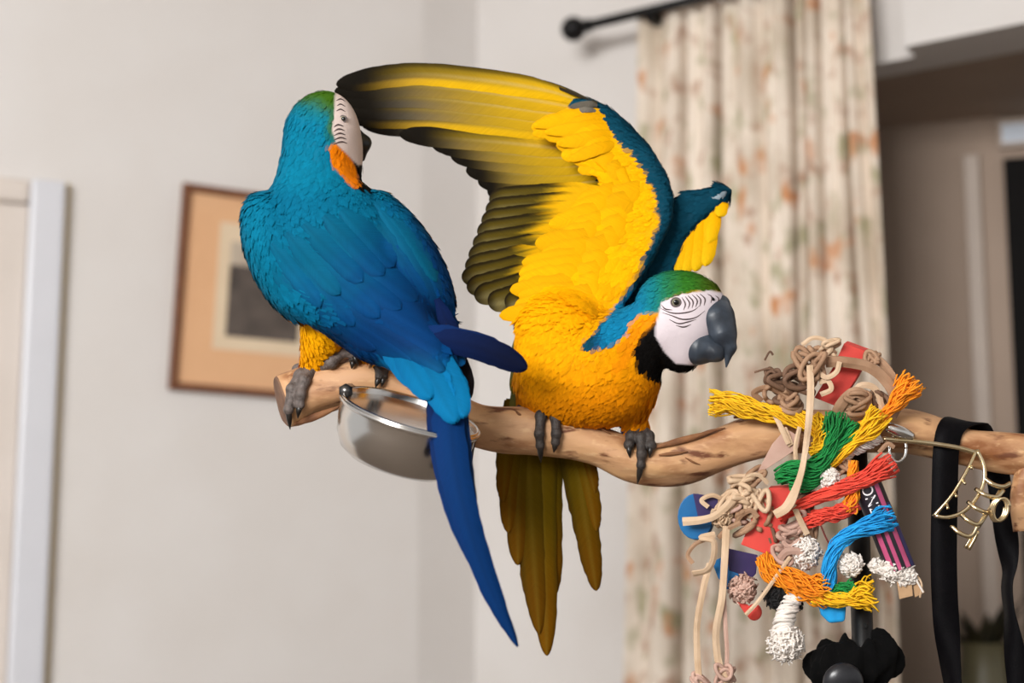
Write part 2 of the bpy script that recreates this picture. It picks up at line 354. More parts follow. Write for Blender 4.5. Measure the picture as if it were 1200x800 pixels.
# framed print on the left wall
M_fr = mat('frame_wood', '#7a4a2c', .4, var='#5f371f', vscale=30, stretch=(1, 1, 4)); M_mat = mat('peach_mount', '#d9aa80', .8, var='#d5a57b', vscale=8)
M_cream = mat('cream_mount', '#d8c3a6', .8, var='#d4bea0', vscale=8)
TL, BL = WL.hit(208, 219), WL.hit(205, 461); TR = WL.hit(410, 240)
fw, fh = TR[0] - TL[0], TL[1] - BL[1]
pf = empty('picture_frame', WL.pt((TL[0] + TR[0]) / 2, BL[1], .0), 'brown wooden picture frame with peach mount around a small dark print', 'picture frame', world=True)
def fb(name, a0, a1, b0, b1, o0, o1, m, bev=.002):
    cx, cz = fw / 2, 0; an = math.radians(-2.2); pts, f = [], [(0, 1, 3, 2), (4, 6, 7, 5), (0, 4, 5, 1), (2, 3, 7, 6), (0, 2, 6, 4), (1, 5, 7, 3)]
    for o_ in (o0, o1):
        for z in (b0, b1):
            for x in (a0, a1):
                dx, dz = x - cx, z - fh / 2; pts.append(WL.pt(TL[0] + cx + math.cos(an) * dx - math.sin(an) * dz, BL[1] + fh / 2 + math.sin(an) * dx + math.cos(an) * dz, o_))
    o = mesh_obj(name, np.array(pts), f, m, pf, smooth=False)
    if bev: bevel(o, bev)
    return o
t_ = .022
fb('backing_board', .005, fw - .005, .005, fh - .005, .001, .008, M_cream)
fb('mount', t_ * .7, fw - t_ * .7, t_ * .7, fh - t_ * .7, .008, .011, M_mat, 0)
def dfrac(px, py): h = WL.hit(px, py); return h[0] - TL[0], h[1] - BL[1]
ix0, iz0 = dfrac(250, 411); ix1, iz1 = fw - ix0, dfrac(252, 270)[1]
fb('inner_mount', ix0, ix1, iz0, iz1 + .02, .011, .013, M_cream, 0)
m_pr = mat('print_ink', '#3b322d', .7, var='#5d524a', vscale=14, detail=6)
jx0 = dfrac(266, 350)[0]; fb('print', jx0, fw - jx0, dfrac(266, 396)[1], dfrac(266, 312)[1], .013, .0145, m_pr, 0)
fb('print_sky', jx0, fw - jx0, dfrac(266, 312)[1], dfrac(266, 285)[1], .013, .0145, mat('print_pale', '#b9aa98', .7, var='#a99a88', vscale=12), 0)
fb('frame_rail', 0, fw, 0, t_, .004, .028, M_fr); fb('frame_rail', 0, fw, fh - t_, fh, .004, .028, M_fr)
fb('frame_stile', 0, t_, t_, fh - t_, .004, .028, M_fr); fb('frame_stile', fw - t_, fw, t_, fh - t_, .004, .028, M_fr)

# curtain and rod
RO = .17; CO = .13
fz = WR.hit(672, 34, RO); rz = fz[1]
M_iron = mat('black_iron', '#0c0b0b', .45, metal=.6, var='#141212', vscale=20)
rod = empty('curtain_rod', WR.pt(fz[0], rz, RO), 'black iron curtain rod with round ball finial above curtain', 'curtain rod', world=True)
def rev(prof, wall, x, z, off, m, name, parent, axis='x', sides=20):
    V = []; 
    for a, r in prof:
        for j in range(sides):
            th = 2 * math.pi * j / sides; V.append(wall.pt(x + a, z + r * math.cos(th), off + r * math.sin(th)))
    n = len(prof); Fc = [(i * sides + j, i * sides + (j + 1) % sides, (i + 1) * sides + (j + 1) % sides, (i + 1) * sides + j) for i in range(n - 1) for j in range(sides)]
    Fc += [tuple(range(sides)), tuple((n - 1) * sides + j for j in range(sides))[::-1]]
    return mesh_obj(name, np.array(V), Fc, m, parent)
xr = WR.hit(1040, 0, RO)[0]
rev([(0, .0145), (xr - fz[0] + .2, .0145)], WR, fz[0] + .02, rz, RO, M_iron, 'rod', rod)
rr = .038
rev([(rr * -math.cos(a), max(.002, rr * math.sin(a))) for a in np.linspace(0, math.pi, 12)], WR, fz[0], rz, RO, M_iron, 'finial', rod)
rev([(0, .012), (.01, .02), (.03, .02), (.04, .012)], WR, fz[0] + .03, rz, RO, M_iron, 'finial_collar', rod)
xb = WR.hit(760, 12, RO)[0]
v, f = boxw(WR, xb - .012, xb + .012, rz - .03, rz + .012, 0.0, RO); bevel(mesh_obj('wall_bracket', v, f, M_iron, rod, smooth=False), .004)
def curtain_mat():
    m = mat('floral_curtain', '#e3d8c8', .85, bump=.15, bscale=300); nt = m.node_tree; b = nt.nodes['Principled BSDF']
    at = nt.nodes.new('ShaderNodeUVMap'); at.uv_map = 'cloth'; last = None
    base = (*lin('#e4d6c6'), 1)
    for sc, off, c, lo, hi in ((3.2, 0, '#c4b4a0', .45, .68), (9, 3.1, '#a9a283', .54, .68), (7, 9.7, '#c88a5c', .60, .70), (13, 5.3, '#b3907a', .56, .72)):
        mp = nt.nodes.new('ShaderNodeMapping'); mp.inputs['Location'].default_value = (off, off * .7, 0); nt.links.new(at.outputs[0], mp.inputs[0])
        n = nt.nodes.new('ShaderNodeTexNoise'); n.inputs['Scale'].default_value = sc; n.inputs['Detail'].default_value = 2.5; nt.links.new(mp.outputs[0], n.inputs['Vector'])
        r = nt.nodes.new('ShaderNodeMapRange'); r.inputs['From Min'].default_value = lo; r.inputs['From Max'].default_value = hi; nt.links.new(n.outputs['Fac'], r.inputs['Value'])
        mx = nt.nodes.new('ShaderNodeMix'); mx.data_type = 'RGBA'; nt.links.new(r.outputs[0], mx.inputs['Factor'])
        if last is None: mx.inputs[6].default_value = base
        else: nt.links.new(last, mx.inputs[6])
        mx.inputs[7].default_value = (*lin(c), 1); last = mx.outputs[2]
    nt.links.new(last, b.inputs['Base Color']); return m
xa_t, xb_t = WR.hit(750, 60, CO)[0], WR.hit(1020, 30, CO)[0]; xa_b, xb_b = WR.hit(735, 800, CO)[0], WR.hit(1058, 800, CO)[0]; zb = WR.hit(900, 800, CO)[1]
nq, nz_ = 300, 36; V = []; UVc = []
valley = [(.075, .03, .03), (.20, .016, .10), (.285, .03, .035), (.362, .014, .12), (.45, .03, .03), (.535, .025, .05), (.60, .03, .03), (.665, .014, .11), (.725, .012, .06), (.785, .014, .07), (.85, .025, .03), (.895, .014, .10), (.95, .02, .04)]
for i in range(nz_ + 1):
    tz = i / nz_; z = (rz + .012) * (1 - tz) + .02 * tz; tb = (rz - z) / (rz - zb)
    xa = xa_t + (xa_b - xa_t) * tb; xbq = xb_t + (xb_b - xb_t) * min(tb, 1.2)
    for j in range(nq + 1):
        q = j / nq; qw = q + .006 * math.sin(tz * 6 + q * 14); dep = .115 + .01 * math.sin(q * 43 + tz * 3) - .8 * sum(a_v * (1.0 + .25 * math.sin(tz * 4 + 20 * c_v)) * math.exp(-((qw - c_v) / w_v) ** 2) for c_v, w_v, a_v in valley)
        qq = q + .008 * math.sin(tz * 5 + q * 12)
        V.append(WR.pt(xa + (xbq - xa) * qq, z, max(dep, .02) + .02)); UVc.append((q * 1.7, z))
Fc = [(i * (nq + 1) + j, i * (nq + 1) + j + 1, (i + 1) * (nq + 1) + j + 1, (i + 1) * (nq + 1) + j) for i in range(nz_) for j in range(nq)]
cur = mesh_obj('curtain', np.array(V), Fc, curtain_mat())
uv = cur.data.uv_layers.new(name='cloth'); li = np.zeros(len(cur.data.loops), int); cur.data.loops.foreach_get('vertex_index', li); uv.data.foreach_set('uv', np.array(UVc)[li].ravel())
so = cur.modifiers.new('thickness', 'SOLIDIFY'); so.thickness = .003
tag(cur, 'long cream pleated curtain with faded orange and green floral print', 'curtain')

# floor vase with dark leaves in the hall
vx, vz = WH.hit(1152, 752, .25); vk = vz / .57
vase = empty('floor_vase', WH.pt(vx, 0, .25), 'khaki floor vase with dark upright leaves in the dim hall', 'vase', world=True)
prof = [(0, .07), (.02, .085), (.2, .12), (.36, .115), (.48, .07), (.55, .06), (.57, .068)]
Vv = np.array([WH.pt(vx + r * math.cos(t), z * vk, .25 + r * math.sin(t)) for z, r in prof for t in np.linspace(0, 2 * math.pi, 24, endpoint=False)])
mesh_obj('vase', Vv, [(i * 24 + j, i * 24 + (j + 1) % 24, (i + 1) * 24 + (j + 1) % 24, (i + 1) * 24 + j) for i in range(len(prof) - 1) for j in range(24)] + [tuple(range(24))], mat('khaki_glaze', '#6b6448', .4, var='#5c563e', vscale=10), vase)
M_leaf = mat('dark_leaf', '#1c1a10', .5, var='#28240f', vscale=20)
for q in range(9):
    an = q * 2.4; L = .16 + .05 * math.sin(q * 5); Vl = []
    for i in range(7):
        tq = i / 6; rr_ = .02 + .11 * tq ** 1.5; ww = .022 * math.sin(math.pi * min(1, .12 + .88 * tq)) + .002
        for sg in (-1, 0, 1): Vl.append(WH.pt(vx + rr_ * math.cos(an) - sg * ww * math.sin(an), .52 * vk + L * tq, .25 + rr_ * math.sin(an) + sg * ww * math.cos(an) + (.006 if sg == 0 else 0)))
    mesh_obj('leaf', np.array(Vl), [(i * 3 + j, i * 3 + j + 1, i * 3 + j + 4, i * 3 + j + 3) for i in range(6) for j in range(2)], M_leaf, vase)

# ------------------------------------------------------------------ perch
def wood_mat():
    m = mat('peeled_branch', '#c99a6a', .6, bump=1.0, bscale=60, stretch=(.35, 1, 1)); nt = m.node_tree; b = nt.nodes['Principled BSDF']
    tc = nt.nodes.new('ShaderNodeTexCoord'); last = None
    for sc, st, c, lo, hi in ((18, (.5, 1, 1), '#c79a6c', .4, .65), (26, (.35, 1, 1), '#8a5630', .5, .66), (60, (.3, 1, 1), '#6a3c22', .58, .68), (120, (.35, 1, 1), '#d2aa7e', .58, .75)):
        mp = nt.nodes.new('ShaderNodeMapping'); mp.inputs['Scale'].default_value = st; nt.links.new(tc.outputs['Object'], mp.inputs[0])
        n = nt.nodes.new('ShaderNodeTexNoise'); n.inputs['Scale'].default_value = sc; n.inputs['Detail'].default_value = 5; nt.links.new(mp.outputs[0], n.inputs['Vector'])
        r = nt.nodes.new('ShaderNodeMapRange'); r.inputs['From Min'].default_value = lo; r.inputs['From Max'].default_value = hi; nt.links.new(n.outputs['Fac'], r.inputs['Value'])
        mx = nt.nodes.new('ShaderNodeMix'); mx.data_type = 'RGBA'; nt.links.new(r.outputs[0], mx.inputs['Factor'])
        if last is None: mx.inputs[6].default_value = (*lin('#c0926a'), 1)
        else: nt.links.new(last, mx.inputs[6])
        mx.inputs[7].default_value = (*lin(c), 1); last = mx.outputs[2]
    nt.links.new(last, b.inputs['Base Color']); return m
M_wood = wood_mat()
M_bark = mat('bark', '#6b4327', .8, var='#8a5c38', vscale=40, bump=.6, bscale=80); M_cut = mat('cut_wood', '#7d5d48', .85, var='#5e4232', vscale=40, bump=.5, bscale=90)
M_blackm = mat('black_powder_coat', '#060607', .38, metal=.0, var='#0a0a0b', vscale=15)
st_base = W((1003, 900, 10)); st_base[2] = 0.0
stand = empty('perch_stand', st_base, 'natural wood branch perch carried on a black metal stand post', 'bird perch', world=True)
br = [(331, 471, -2, 31), (345, 467, 0, 33), (370, 456, 0, 31), (410, 446, 0, 29), (450, 449, 0, 27), (500, 470, 0, 26), (560, 498, 0, 25.5), (620, 506, 0, 28.5), (660, 511, 0, 27), (700, 523, 0, 24), (740, 538, 0, 25.5), (770, 543, 0, 26),
      (800, 539, 0, 27), (840, 527, 0, 25.5), (880, 514, 0, 25), (920, 507, 0, 25), (1000, 505, 4, 25), (1060, 505, 4, 26), (1100, 514, 4, 24), (1140, 525, 4, 22), (1200, 532, 4, 25), (1250, 540, 4, 26), (1290, 548, 4, 24)]
ns, sd = 170, 28
Vb, Fb = tube(br, ns, sd); P_ = smooth_path(br, ns)
a_ = np.arctan2(*(np.random.RandomState(2).normal(size=(2, 1))))
cen = np.repeat(P_[:, :3], sd, 0); ii = np.repeat(np.arange(ns), sd); jj = np.tile(np.arange(sd), ns)
th = jj / sd * 2 * np.pi; amp = 1 + .045 * np.sin(3 * th + ii * .11) + .035 * np.sin(5 * th - ii * .17 + 1) + .02 * np.sin(ii * .5 + 2 * th)
Vb = cen + (Vb - cen) * amp[:, None]
o = pobj('branch', Vb, Fb, M_wood, stand)
ce = Vb[:sd].mean(0); ring = ce + (Vb[:sd] - ce) * .93 + np.array([-2, 0, 0]); pobj('sawn_end', np.vstack([ring, Vb[:sd] + np.array([1, 0, 0]), [ce + np.array([-3.5, 0, 0])]]), [(j, (j + 1) % sd, sd + (j + 1) % sd, sd + j) for j in range(sd)] + [(2 * sd, (j + 1) % sd, j) for j in range(sd)], M_cut, stand, smooth=False)
V, Fc = tube([(1214, 540, 2, 20), (1203, 565, -2, 17), (1198, 590, -4, 15), (1200, 622, -4, 13)], 16, 14); pobj('side_branch', V, Fc, M_wood, stand)
for p, w in (([(768, 524, -24), (790, 518, -25), (815, 511, -25), (838, 505, -20)], 8), ([(772, 533, -27), (792, 531, -27.5), (806, 529, -27)], 5), ([(803, 536, -27), (812, 541, -27), (820, 544, -25)], 2.5),
             ([(860, 489, -10), (880, 486, -14), (900, 484, -14), (930, 484, -10)], 9), ([(660, 484, -8), (690, 494, -14), (715, 508, -16)], 5), ([(820, 508, -21), (850, 501, -19)], 4), ([(345, 497, -18), (375, 486, -24), (398, 476, -22)], 9), ([(610, 486, -22), (600, 482, -14), (585, 480, -12)], 6)):
    V, Fc = ribbon(p, w, 3.0, 12, wprof=[.3, 1, .8, .2]); pobj('bark_strip', V, Fc, M_bark, stand)
pz = (W((1003, 800, 10)) - st_base)[2]
def wtube(a, b, r0, r1, sides=20):
    a, b = np.array(a, float), np.array(b, float); ax = b - a; L = np.linalg.norm(ax); ax /= L; u = np.cross(ax, [0, 1.0, .3]); u /= np.linalg.norm(u); w = np.cross(ax, u)
    V = np.array([c + r * (math.cos(t) * u + math.sin(t) * w) for c, r in ((a, r0), (b, r1)) for t in np.linspace(0, 2 * math.pi, sides, endpoint=False)])
    return V, [(j, (j + 1) % sides, sides + (j + 1) % sides, sides + j) for j in range(sides)] + [tuple(range(sides))[::-1], tuple(sides + j for j in range(sides))]
ptop = W((1003, 512, 10)); pmid = W((1003, 770, 6))
xy = W((1003, 640, 8)); 
V, Fc = wtube([xy[0], ptop[1], .02], [ptop[0], ptop[1], ptop[2]], .0155, .0155); post = mesh_obj('post', V, Fc, M_blackm, stand)
V, Fc = wtube([xy[0], ptop[1], 0], [xy[0], ptop[1], .02], .17, .16, 40); mesh_obj('base_plate', V, Fc, M_blackm, stand)
ph = W((1008, 732, -6)); V, Fc = wtube([ph[0], ptop[1] - .012, ph[2]], [ph[0], ptop[1] - .0165, ph[2]], .0035, .0035, 14); mesh_obj('pin_hole', V, Fc, mat('hole_black', '#020202', .9, var='#040404'), stand)
kn = W((990, 792, -40)); 
blob('clamp_knob', [(('e', (988, 800, -88), (24, 24, 12)), 3), (('c', (992, 800, -82), 14, (1000, 800, -38), 12), 6)], mat('grey_gloss_plastic', '#1a1a1d', .3, var='#242428', vscale=12), stand, 1.6)

# black fabric scrunchie round the post
def scrunchie():
    nU, nV = 90, 22; V = []
    for i in range(nU):
        a = 2 * math.pi * i / nU; ruf = 1.05 + .09 * math.sin(a * 11) + .06 * math.sin(a * 17 + 1) + .12 * math.sin(a * 3 + 1)
        for j in range(nV):
            b = 2 * math.pi * j / nV; rr = (21 + 3 * math.sin(b * 3 + a * 7)) * ruf; R = 33
            V.append((999 + (R + rr * math.cos(b)) * math.cos(a) * 1.0, 776 + rr * math.sin(b) * 1.15 + 7 * math.cos(a + 2.6), -30 + (R + rr * math.cos(b)) * math.sin(a) * .72))
    return np.array(V), [(i * nV + j, i * nV + (j + 1) % nV, (i + 1) % nU * nV + (j + 1) % nV, (i + 1) % nU * nV + j) for i in range(nU) for j in range(nV)]
V, Fc = scrunchie(); sc_ = pobj('scrunchie', V, Fc, mat('black_velvet', '#030303', .95, var='#060505', vscale=60, bump=.3, bscale=200, spec=.15)); tag(sc_, 'black ruffled fabric scrunchie around the stand post', 'scrunchie')

# ------------------------------------------------------------------ steel bowl
M_steel = mat('brushed_steel', '#dcd8d3', .2, metal=1, bump=.12, bscale=30); M_steeld = mat('steel_bolt', '#6f6c6a', .3, metal=1, var='#5a5856', vscale=30)
bc = np.array([481, 483, -107.0]); tilt = math.radians(16.5); lean = math.radians(12.5)
axis = np.array([-math.sin(tilt) * math.cos(lean), math.cos(tilt) * math.cos(lean), -math.sin(lean) * -1.0])   # bowl axis, pointing down
axis /= np.linalg.norm(axis); e1 = np.array([math.cos(tilt), math.sin(tilt), 0]); e1 -= axis * (e1 @ axis); e1 /= np.linalg.norm(e1); e2 = np.cross(axis, e1)
def bowl_rev(prof, sides=56):
    V = np.array([bc + axis * h + r * (math.cos(t) * e1 + math.sin(t) * e2) for h, r in prof for t in np.linspace(0, 2 * math.pi, sides, endpoint=False)]); n = len(prof)
    return V, [(i * sides + j, i * sides + (j + 1) % sides, (i + 1) * sides + (j + 1) % sides, (i + 1) * sides + j) for i in range(n - 1) for j in range(sides)] + [tuple((n - 1) * sides + j for j in range(sides))]
bowl = empty('food_bowl', bc + axis * 70, 'round stainless steel food bowl clamped to the branch under the blue bird', 'bowl')
V, Fc = bowl_rev([(60, 0.5), (62, 30), (60, 52), (52, 66), (40, 74), (15, 79), (0, 80.5), (-2, 82), (0, 84), (2, 84), (6, 82.5), (20, 82), (42, 78), (58, 69), (66, 56), (69, 40), (69, 1)]); pobj('bowl', V, Fc, M_steel, bowl)
V, Fc = bowl_rev([(2, 83), (0.5, 84), (1, 86), (4, 86.5), (6, 85), (6, 82)]); pobj('holder_ring', V, Fc, M_steel, bowl)
a0 = bc - e1 * 80 + axis * 4
V, Fc = tube([(*(a0 + np.array([2, -6, -6])), 7), (*(a0 + np.array([4, -6, 50])), 7), (*(a0 + np.array([8, -10, 92])), 7)], 10, 14); pobj('clamp_bolt', V, Fc, M_steeld, bowl)
V, Fc = tube([(*(a0 + np.array([2, -6, -10])), 9), (*(a0 + np.array([2, -6, 0])), 9)], 4, 6); pobj('clamp_nut', V, Fc, M_steeld, bowl)
V, Fc = tube([(556, 512, -60, 3), (553, 525, -50, 3), (551, 540, -45, 2.6)], 8, 8); pobj('holder_hook', V, Fc, M_steeld, bowl)

# ------------------------------------------------------------------ birds: shared
def feather_mat():
    m = mat('feather', rough=.75, attr=True, spec=.06); nt = m.node_tree; b = nt.nodes['Principled BSDF']; col = [n for n in nt.nodes if n.type == 'ATTRIBUTE'][0]
    at = nt.nodes.new('ShaderNodeAttribute'); at.attribute_name = 'barb'
    mp = nt.nodes.new('ShaderNodeMapping'); mp.inputs['Scale'].default_value = (.8, .03, 1); nt.links.new(at.outputs['Vector'], mp.inputs[0])
    n = nt.nodes.new('ShaderNodeTexNoise'); n.inputs['Scale'].default_value = 1.0; n.inputs['Detail'].default_value = 4; nt.links.new(mp.outputs[0], n.inputs['Vector'])
    bp = nt.nodes.new('ShaderNodeBump'); bp.inputs['Strength'].default_value = .28; bp.inputs['Distance'].default_value = .0015; nt.links.new(n.outputs['Fac'], bp.inputs['Height']); nt.links.new(bp.outputs[0], b.inputs['Normal'])
    r = nt.nodes.new('ShaderNodeMapRange'); r.inputs['From Min'].default_value = .3; r.inputs['From Max'].default_value = .7; r.inputs['To Min'].default_value = .90; r.inputs['To Max'].default_value = 1.07; nt.links.new(n.outputs['Fac'], r.inputs['Value'])
    vm = nt.nodes.new('ShaderNodeVectorMath'); vm.operation = 'SCALE'; nt.links.new(col.outputs['Color'], vm.inputs[0]); nt.links.new(r.outputs[0], vm.inputs['Scale']); nt.links.new(vm.outputs[0], b.inputs['Base Color'])
    return m
M_coat = mat('contour_feather', rough=.8, attr=True, spec=.05, bump=.3, bscale=260)
M_fea = feather_mat(); M_skin = mat('bird_skin', rough=.7, attr=True, spec=.08, bump=.2, bscale=200)
M_beak = mat('beak_horn', '#262b33', .42, var='#39424d', vscale=40, bump=.15, bscale=90); M_beakd = mat('beak_black', '#15161a', .4, var='#1f2126', vscale=40, bump=.15, bscale=90)
M_footd = mat('foot_dark', '#2b2522', .6, var='#3f3732', vscale=120, bump=.8, bscale=350); M_footg = mat('foot_grey', '#6a5f5a', .6, var='#4a403b', vscale=120, bump=.8, bscale=350)
M_claw = mat('claw', '#15120f', .35, var='#26201b', vscale=60)
M_eye = mat('eye_iris', '#8f8a74', .12, var='#7c765e', vscale=200); M_pup = mat('pupil', '#060606', .05, var='#0a0a0a')
M_line = mat('face_line_feather', '#5a4a48', .7, var='#463836', vscale=60)
TURQ, TEAL, BLUE, NAVY, CYAN = lin('#055f7c'), lin('#035c7a'), lin('#033668'), lin('#081a42'), lin('#056494')
GREEN, OLIVEG, YEL, ORA, WING = lin('#2f6e20'), lin('#466014'), lin('#e09802'), lin('#cf7803'), lin('#e6a402')
DTEAL, WHITE, BLACK, ORANGE = lin('#0c3f52'), lin('#d9ccd0'), lin('#0b0908'), lin('#f08a10')
def noise2(u, v, s=1.0, seed=0):
    return (np.sin(u * .9 / s + 1.3 * np.sin(v * .7 / s + seed)) + np.sin(v * 1.1 / s + 1.7 * np.sin(u * .5 / s - seed)) + np.sin((u + v) * .6 / s + seed * 2)) / 3
def foot(parent, toes, m, r=6):
    prims = []
    for tline in toes:
        pts = tline[:-1]
        for i in range(len(pts) - 1):
            ra = r * (1 - .12 * i); prims.append((('c', pts[i], ra, pts[i + 1], ra * .9), 2.5))
            prims.append((('e', pts[i + 1], (ra * 1.05,) * 3), 1.5))
    ft = blob('foot', prims, m, parent, 1.2)
    for tline in toes:
        a, b = np.array(tline[-2], float), np.array(tline[-1], float); mid = (a + b) / 2 + np.array([0, 0, -3.0])
        V, Fc = tube([(*a, 4.2), (*mid, 3.2), (*b, .5)], 9, 8); pobj('claw', V, Fc, M_claw, ft)
    return ft

# ------------------------------------------------------------------ yellow-fronted bird with raised wing
birdB = empty('macaw', (690, 490, 0), 'blue and yellow macaw with raised wings showing its yellow breast and face', 'parrot', 'pair of macaws on the branch')
armpoly = [(700, 400), (722, 368), (742, 340), (768, 300), (788, 258), (790, 232), (782, 205), (765, 176), (742, 150), (715, 126), (692, 116), (672, 116), (662, 128), (658, 145), (672, 165), (696, 188), (720, 212), (715, 232), (692, 265), (668, 300), (645, 335), (616, 365), (612, 395), (650, 420), (690, 430)]
wpoly2 = [(700, 398), (722, 355), (750, 308), (775, 265), (794, 233), (806, 224), (826, 222), (846, 216), (858, 222), (856, 233), (843, 245), (822, 262), (806, 280), (796, 305), (785, 335), (745, 380)]
def armd(U, V): return 26 - 22 * np.clip((V - 200) / 200, 0, 1) + 10 * np.clip((200 - V) / 100, 0, 1)
LEAD = [(690, 404), (722, 372), (742, 345), (768, 305), (789, 258), (791, 232), (783, 205), (765, 174), (742, 148), (715, 124), (690, 113), (672, 113)]
prB = [(('e', (682, 432, -8), (74, 66, 58), 0), 10), (('e', (715, 440, -14), (60, 54, 52), 10), 20), (('e', (660, 400, 0), (52, 60, 44), 0), 20),
       (('c', (722, 412, -12), 42, (775, 382, -14), 38), 16), (('e', (796, 372, -16), (50, 50, 39), 18), 10), (('e', (800, 352, -16), (50, 34, 34), 8), 10), (('e', (795, 405, -16), (26, 32, 27), -25), 10),
       (('c', (650, 455, -6), 32, (640, 474, -8), 15), 12), (('c', (738, 465, -6), 30, (749, 494, -6), 11), 12), (('c', (640, 450, 14), 38, (625, 490, 32), 20), 14),
       (('p', armpoly, armd, 12, 9), 14), (('p', wpoly2, lambda U, V: 48 + 6 * np.clip((400 - V) / 200, 0, 1), 11, 8), 10)]
VB, QB, fB, axB = nets(prB, (575, 95, -95), (880, 520, 95), 2.4)
NB = grad(prB, VB)
FACE = [(775, 353), (799, 344), (830, 340), (862, 345), (862, 368), (836, 388), (820, 405), (816, 428), (792, 426), (779, 413), (768, 394), (768, 382), (772, 368)]
BIB = [(768, 376), (760, 384), (748, 396), (743, 418), (750, 436), (772, 448), (800, 458), (838, 456), (838, 420), (814, 418), (796, 418), (784, 408), (775, 392)]
CROWN = [(690, 410), (700, 392), (716, 368), (735, 343), (765, 318), (800, 300), (850, 305), (875, 345), (862, 349), (845, 343), (828, 340), (800, 344), (780, 352), (773, 367), (748, 368), (738, 380), (733, 394), (712, 406)]
def colB(P, N=None):
    u, v, d = P[:, 0], P[:, 1], P[:, 2]; j = noise2(u, v, 4) * 3.2
    if N is None: N = grad(prB, P)
    c = mix(np.tile(WING, (len(P), 1)), np.tile(YEL, (len(P), 1)), sstep(300, 390, v)); c = mix(c, ORA[None], sstep(395, 480, v + .2 * (u - 680) + j) * .85)
    c = mix(c, lin('#c07004')[None], sstep(440, 480, v) * .5)  # deeper orange low on the belly, partly painted underside shade
    ld = line_d(LEAD, u, v); wband = np.interp(v, [110, 150, 230, 280, 330, 400], [13, 22, 22, 12, 9, 8])
    c = mix(c, DTEAL[None], sstep(2.5, -2.5, ld - wband - j))
    ear = poly_sd([(742, 372), (772, 366), (770, 392), (752, 400), (735, 430), (720, 430), (728, 400)], u, v); c = mix(c, lin('#dd8404')[None], sstep(4, -4, ear + j))
    w2 = (d > 30) & (v < 345) & (u > 735); c = np.where((w2 & (N[:, 2] < .9))[:, None], lin('#0a3a4c')[None], c)
    back = (N[:, 2] > .35) & ~((u > 740) & (v > 375)); c = np.where(back[:, None], mix(lin('#0f4a7c')[None], DTEAL[None], sstep(300, 380, -v + 650)), c)
    cr = poly_sd(CROWN, u, v) + j * .7; hz = d < 34
    cc = mix(mix(lin('#0e6f96')[None], lin('#17705a')[None], sstep(740, 785, u)), mix(lin('#2f6b20')[None], lin('#47560f')[None], sstep(805, 845, u)), sstep(765, 805, u))
    cc = mix(lin('#0d3f64')[None], cc, sstep(694, 716, u + .3 * (400 - v)))
    c = np.where((hz & (u > 690))[:, None], mix(c, cc, sstep(2.5, -2.5, cr)), c)
    bb = poly_sd(BIB, u, v) + j * .8; c = np.where(hz[:, None], mix(c, BLACK[None], sstep(2, -2, bb)), c)
    fc = poly_sd(FACE, u, v); c = np.where(hz[:, None], mix(c, WHITE[None], sstep(1.2, -1.2, fc)), c)
    tipw = ((((u - 847) * .8 - (v - 228) * .6) / 9) ** 2 + (((u - 847) * .6 + (v - 228) * .8) / 4) ** 2) < 1; c = np.where((tipw & (d > 30))[:, None], lin('#8d9aa2')[None], c)
    return c
bodyB = pobj('body', VB, QB, M_skin, birdB, cols=colB(VB, NB))
def flowB(P, N):
    u, v, d = P[:, 0], P[:, 1], P[:, 2]; f = np.zeros((len(P), 3))
    wing = sstep(390, 345, v + .45 * (u - 640)) * (d > -30); wing = np.where((u > 700) & (d < 10) & (v > 300), 0, wing)
    wdir = np.stack([-np.ones_like(u) * 1.0, np.interp(v, [120, 200, 300, 380], [.05, .15, .35, .8]), np.full_like(u, -.1)], 1)
    bdir = np.stack([np.interp(u, [610, 690, 800, 850], [-.25, -.35, -1.0, -1.0]), np.interp(u, [610, 740, 800, 850], [1, .8, .45, .25]), np.full_like(u, .15)], 1)
    w2 = (d > 30) & (u > 735); bdir = np.where(w2[:, None], np.array([[.35, .9, 0]]), bdir)
    return bdir * (1 - wing)[:, None] + wdir * wing[:, None]
def keepB(P, N): return ((poly_sd(FACE, P[:, 0], P[:, 1]) > 1.0) | (P[:, 2] > 34)) & ~((P[:, 0] < 680) & (P[:, 1] < 185))
def sizeB(P):
    u, v, d = P.T; ld = line_d(LEAD, u, v); s = np.where(v < 370, 24, 19.0); s = np.where(ld < 26, 10, s); s = np.where((u > 735) & (v < 460) & (d < 34), np.interp(u, [735, 775], [13, 6.5]), s); s = np.where((d > 32) & (u > 735), 12, s); return s
plumage(birdB, prB, VB, NB, colB, keepB, flowB, sizeB, 26000, M_coat, 3, lift=.035)

# flight feathers of the raised wing (seen from below)
OLV, GOLD, DRK, GRY, PALE = lin('#5a4b14'), lin('#a5881a'), lin('#17120a'), lin('#5d574e'), lin('#94864a')
def flightcol(yellow_edge=0, gold=.5, grey=.4, tipdark=.8, tipst=.72):
    def f(t, s, V):
        c = mix(np.broadcast_to(lin('#c69c12'), t.shape + (3,)), lin('#7c6a22'), sstep(.12, .5, t) * (1.1 - gold)); c = mix(c, OLV, sstep(.3, .75, t + .15 * s) * .75)
        c = mix(c, GRY, grey * sstep(.35, .85, t) * sstep(-.2, .5, -s)); c = mix(c, DRK, sstep(.35, .95, np.abs(s)) * (s > 0) * .85)
        c = mix(c, lin('#120e08'), sstep(tipst, .9, t) * tipdark)
        if yellow_edge: c = mix(c, lin('#d8a80a'), yellow_edge * sstep(.15, .6, -s) * sstep(.95, .55, t) * sstep(.02, .15, t))
        return mix(c, lin('#b9a878'), sstep(.12, .0, np.abs(s)) * .3 * sstep(.9, .3, t))
    return f
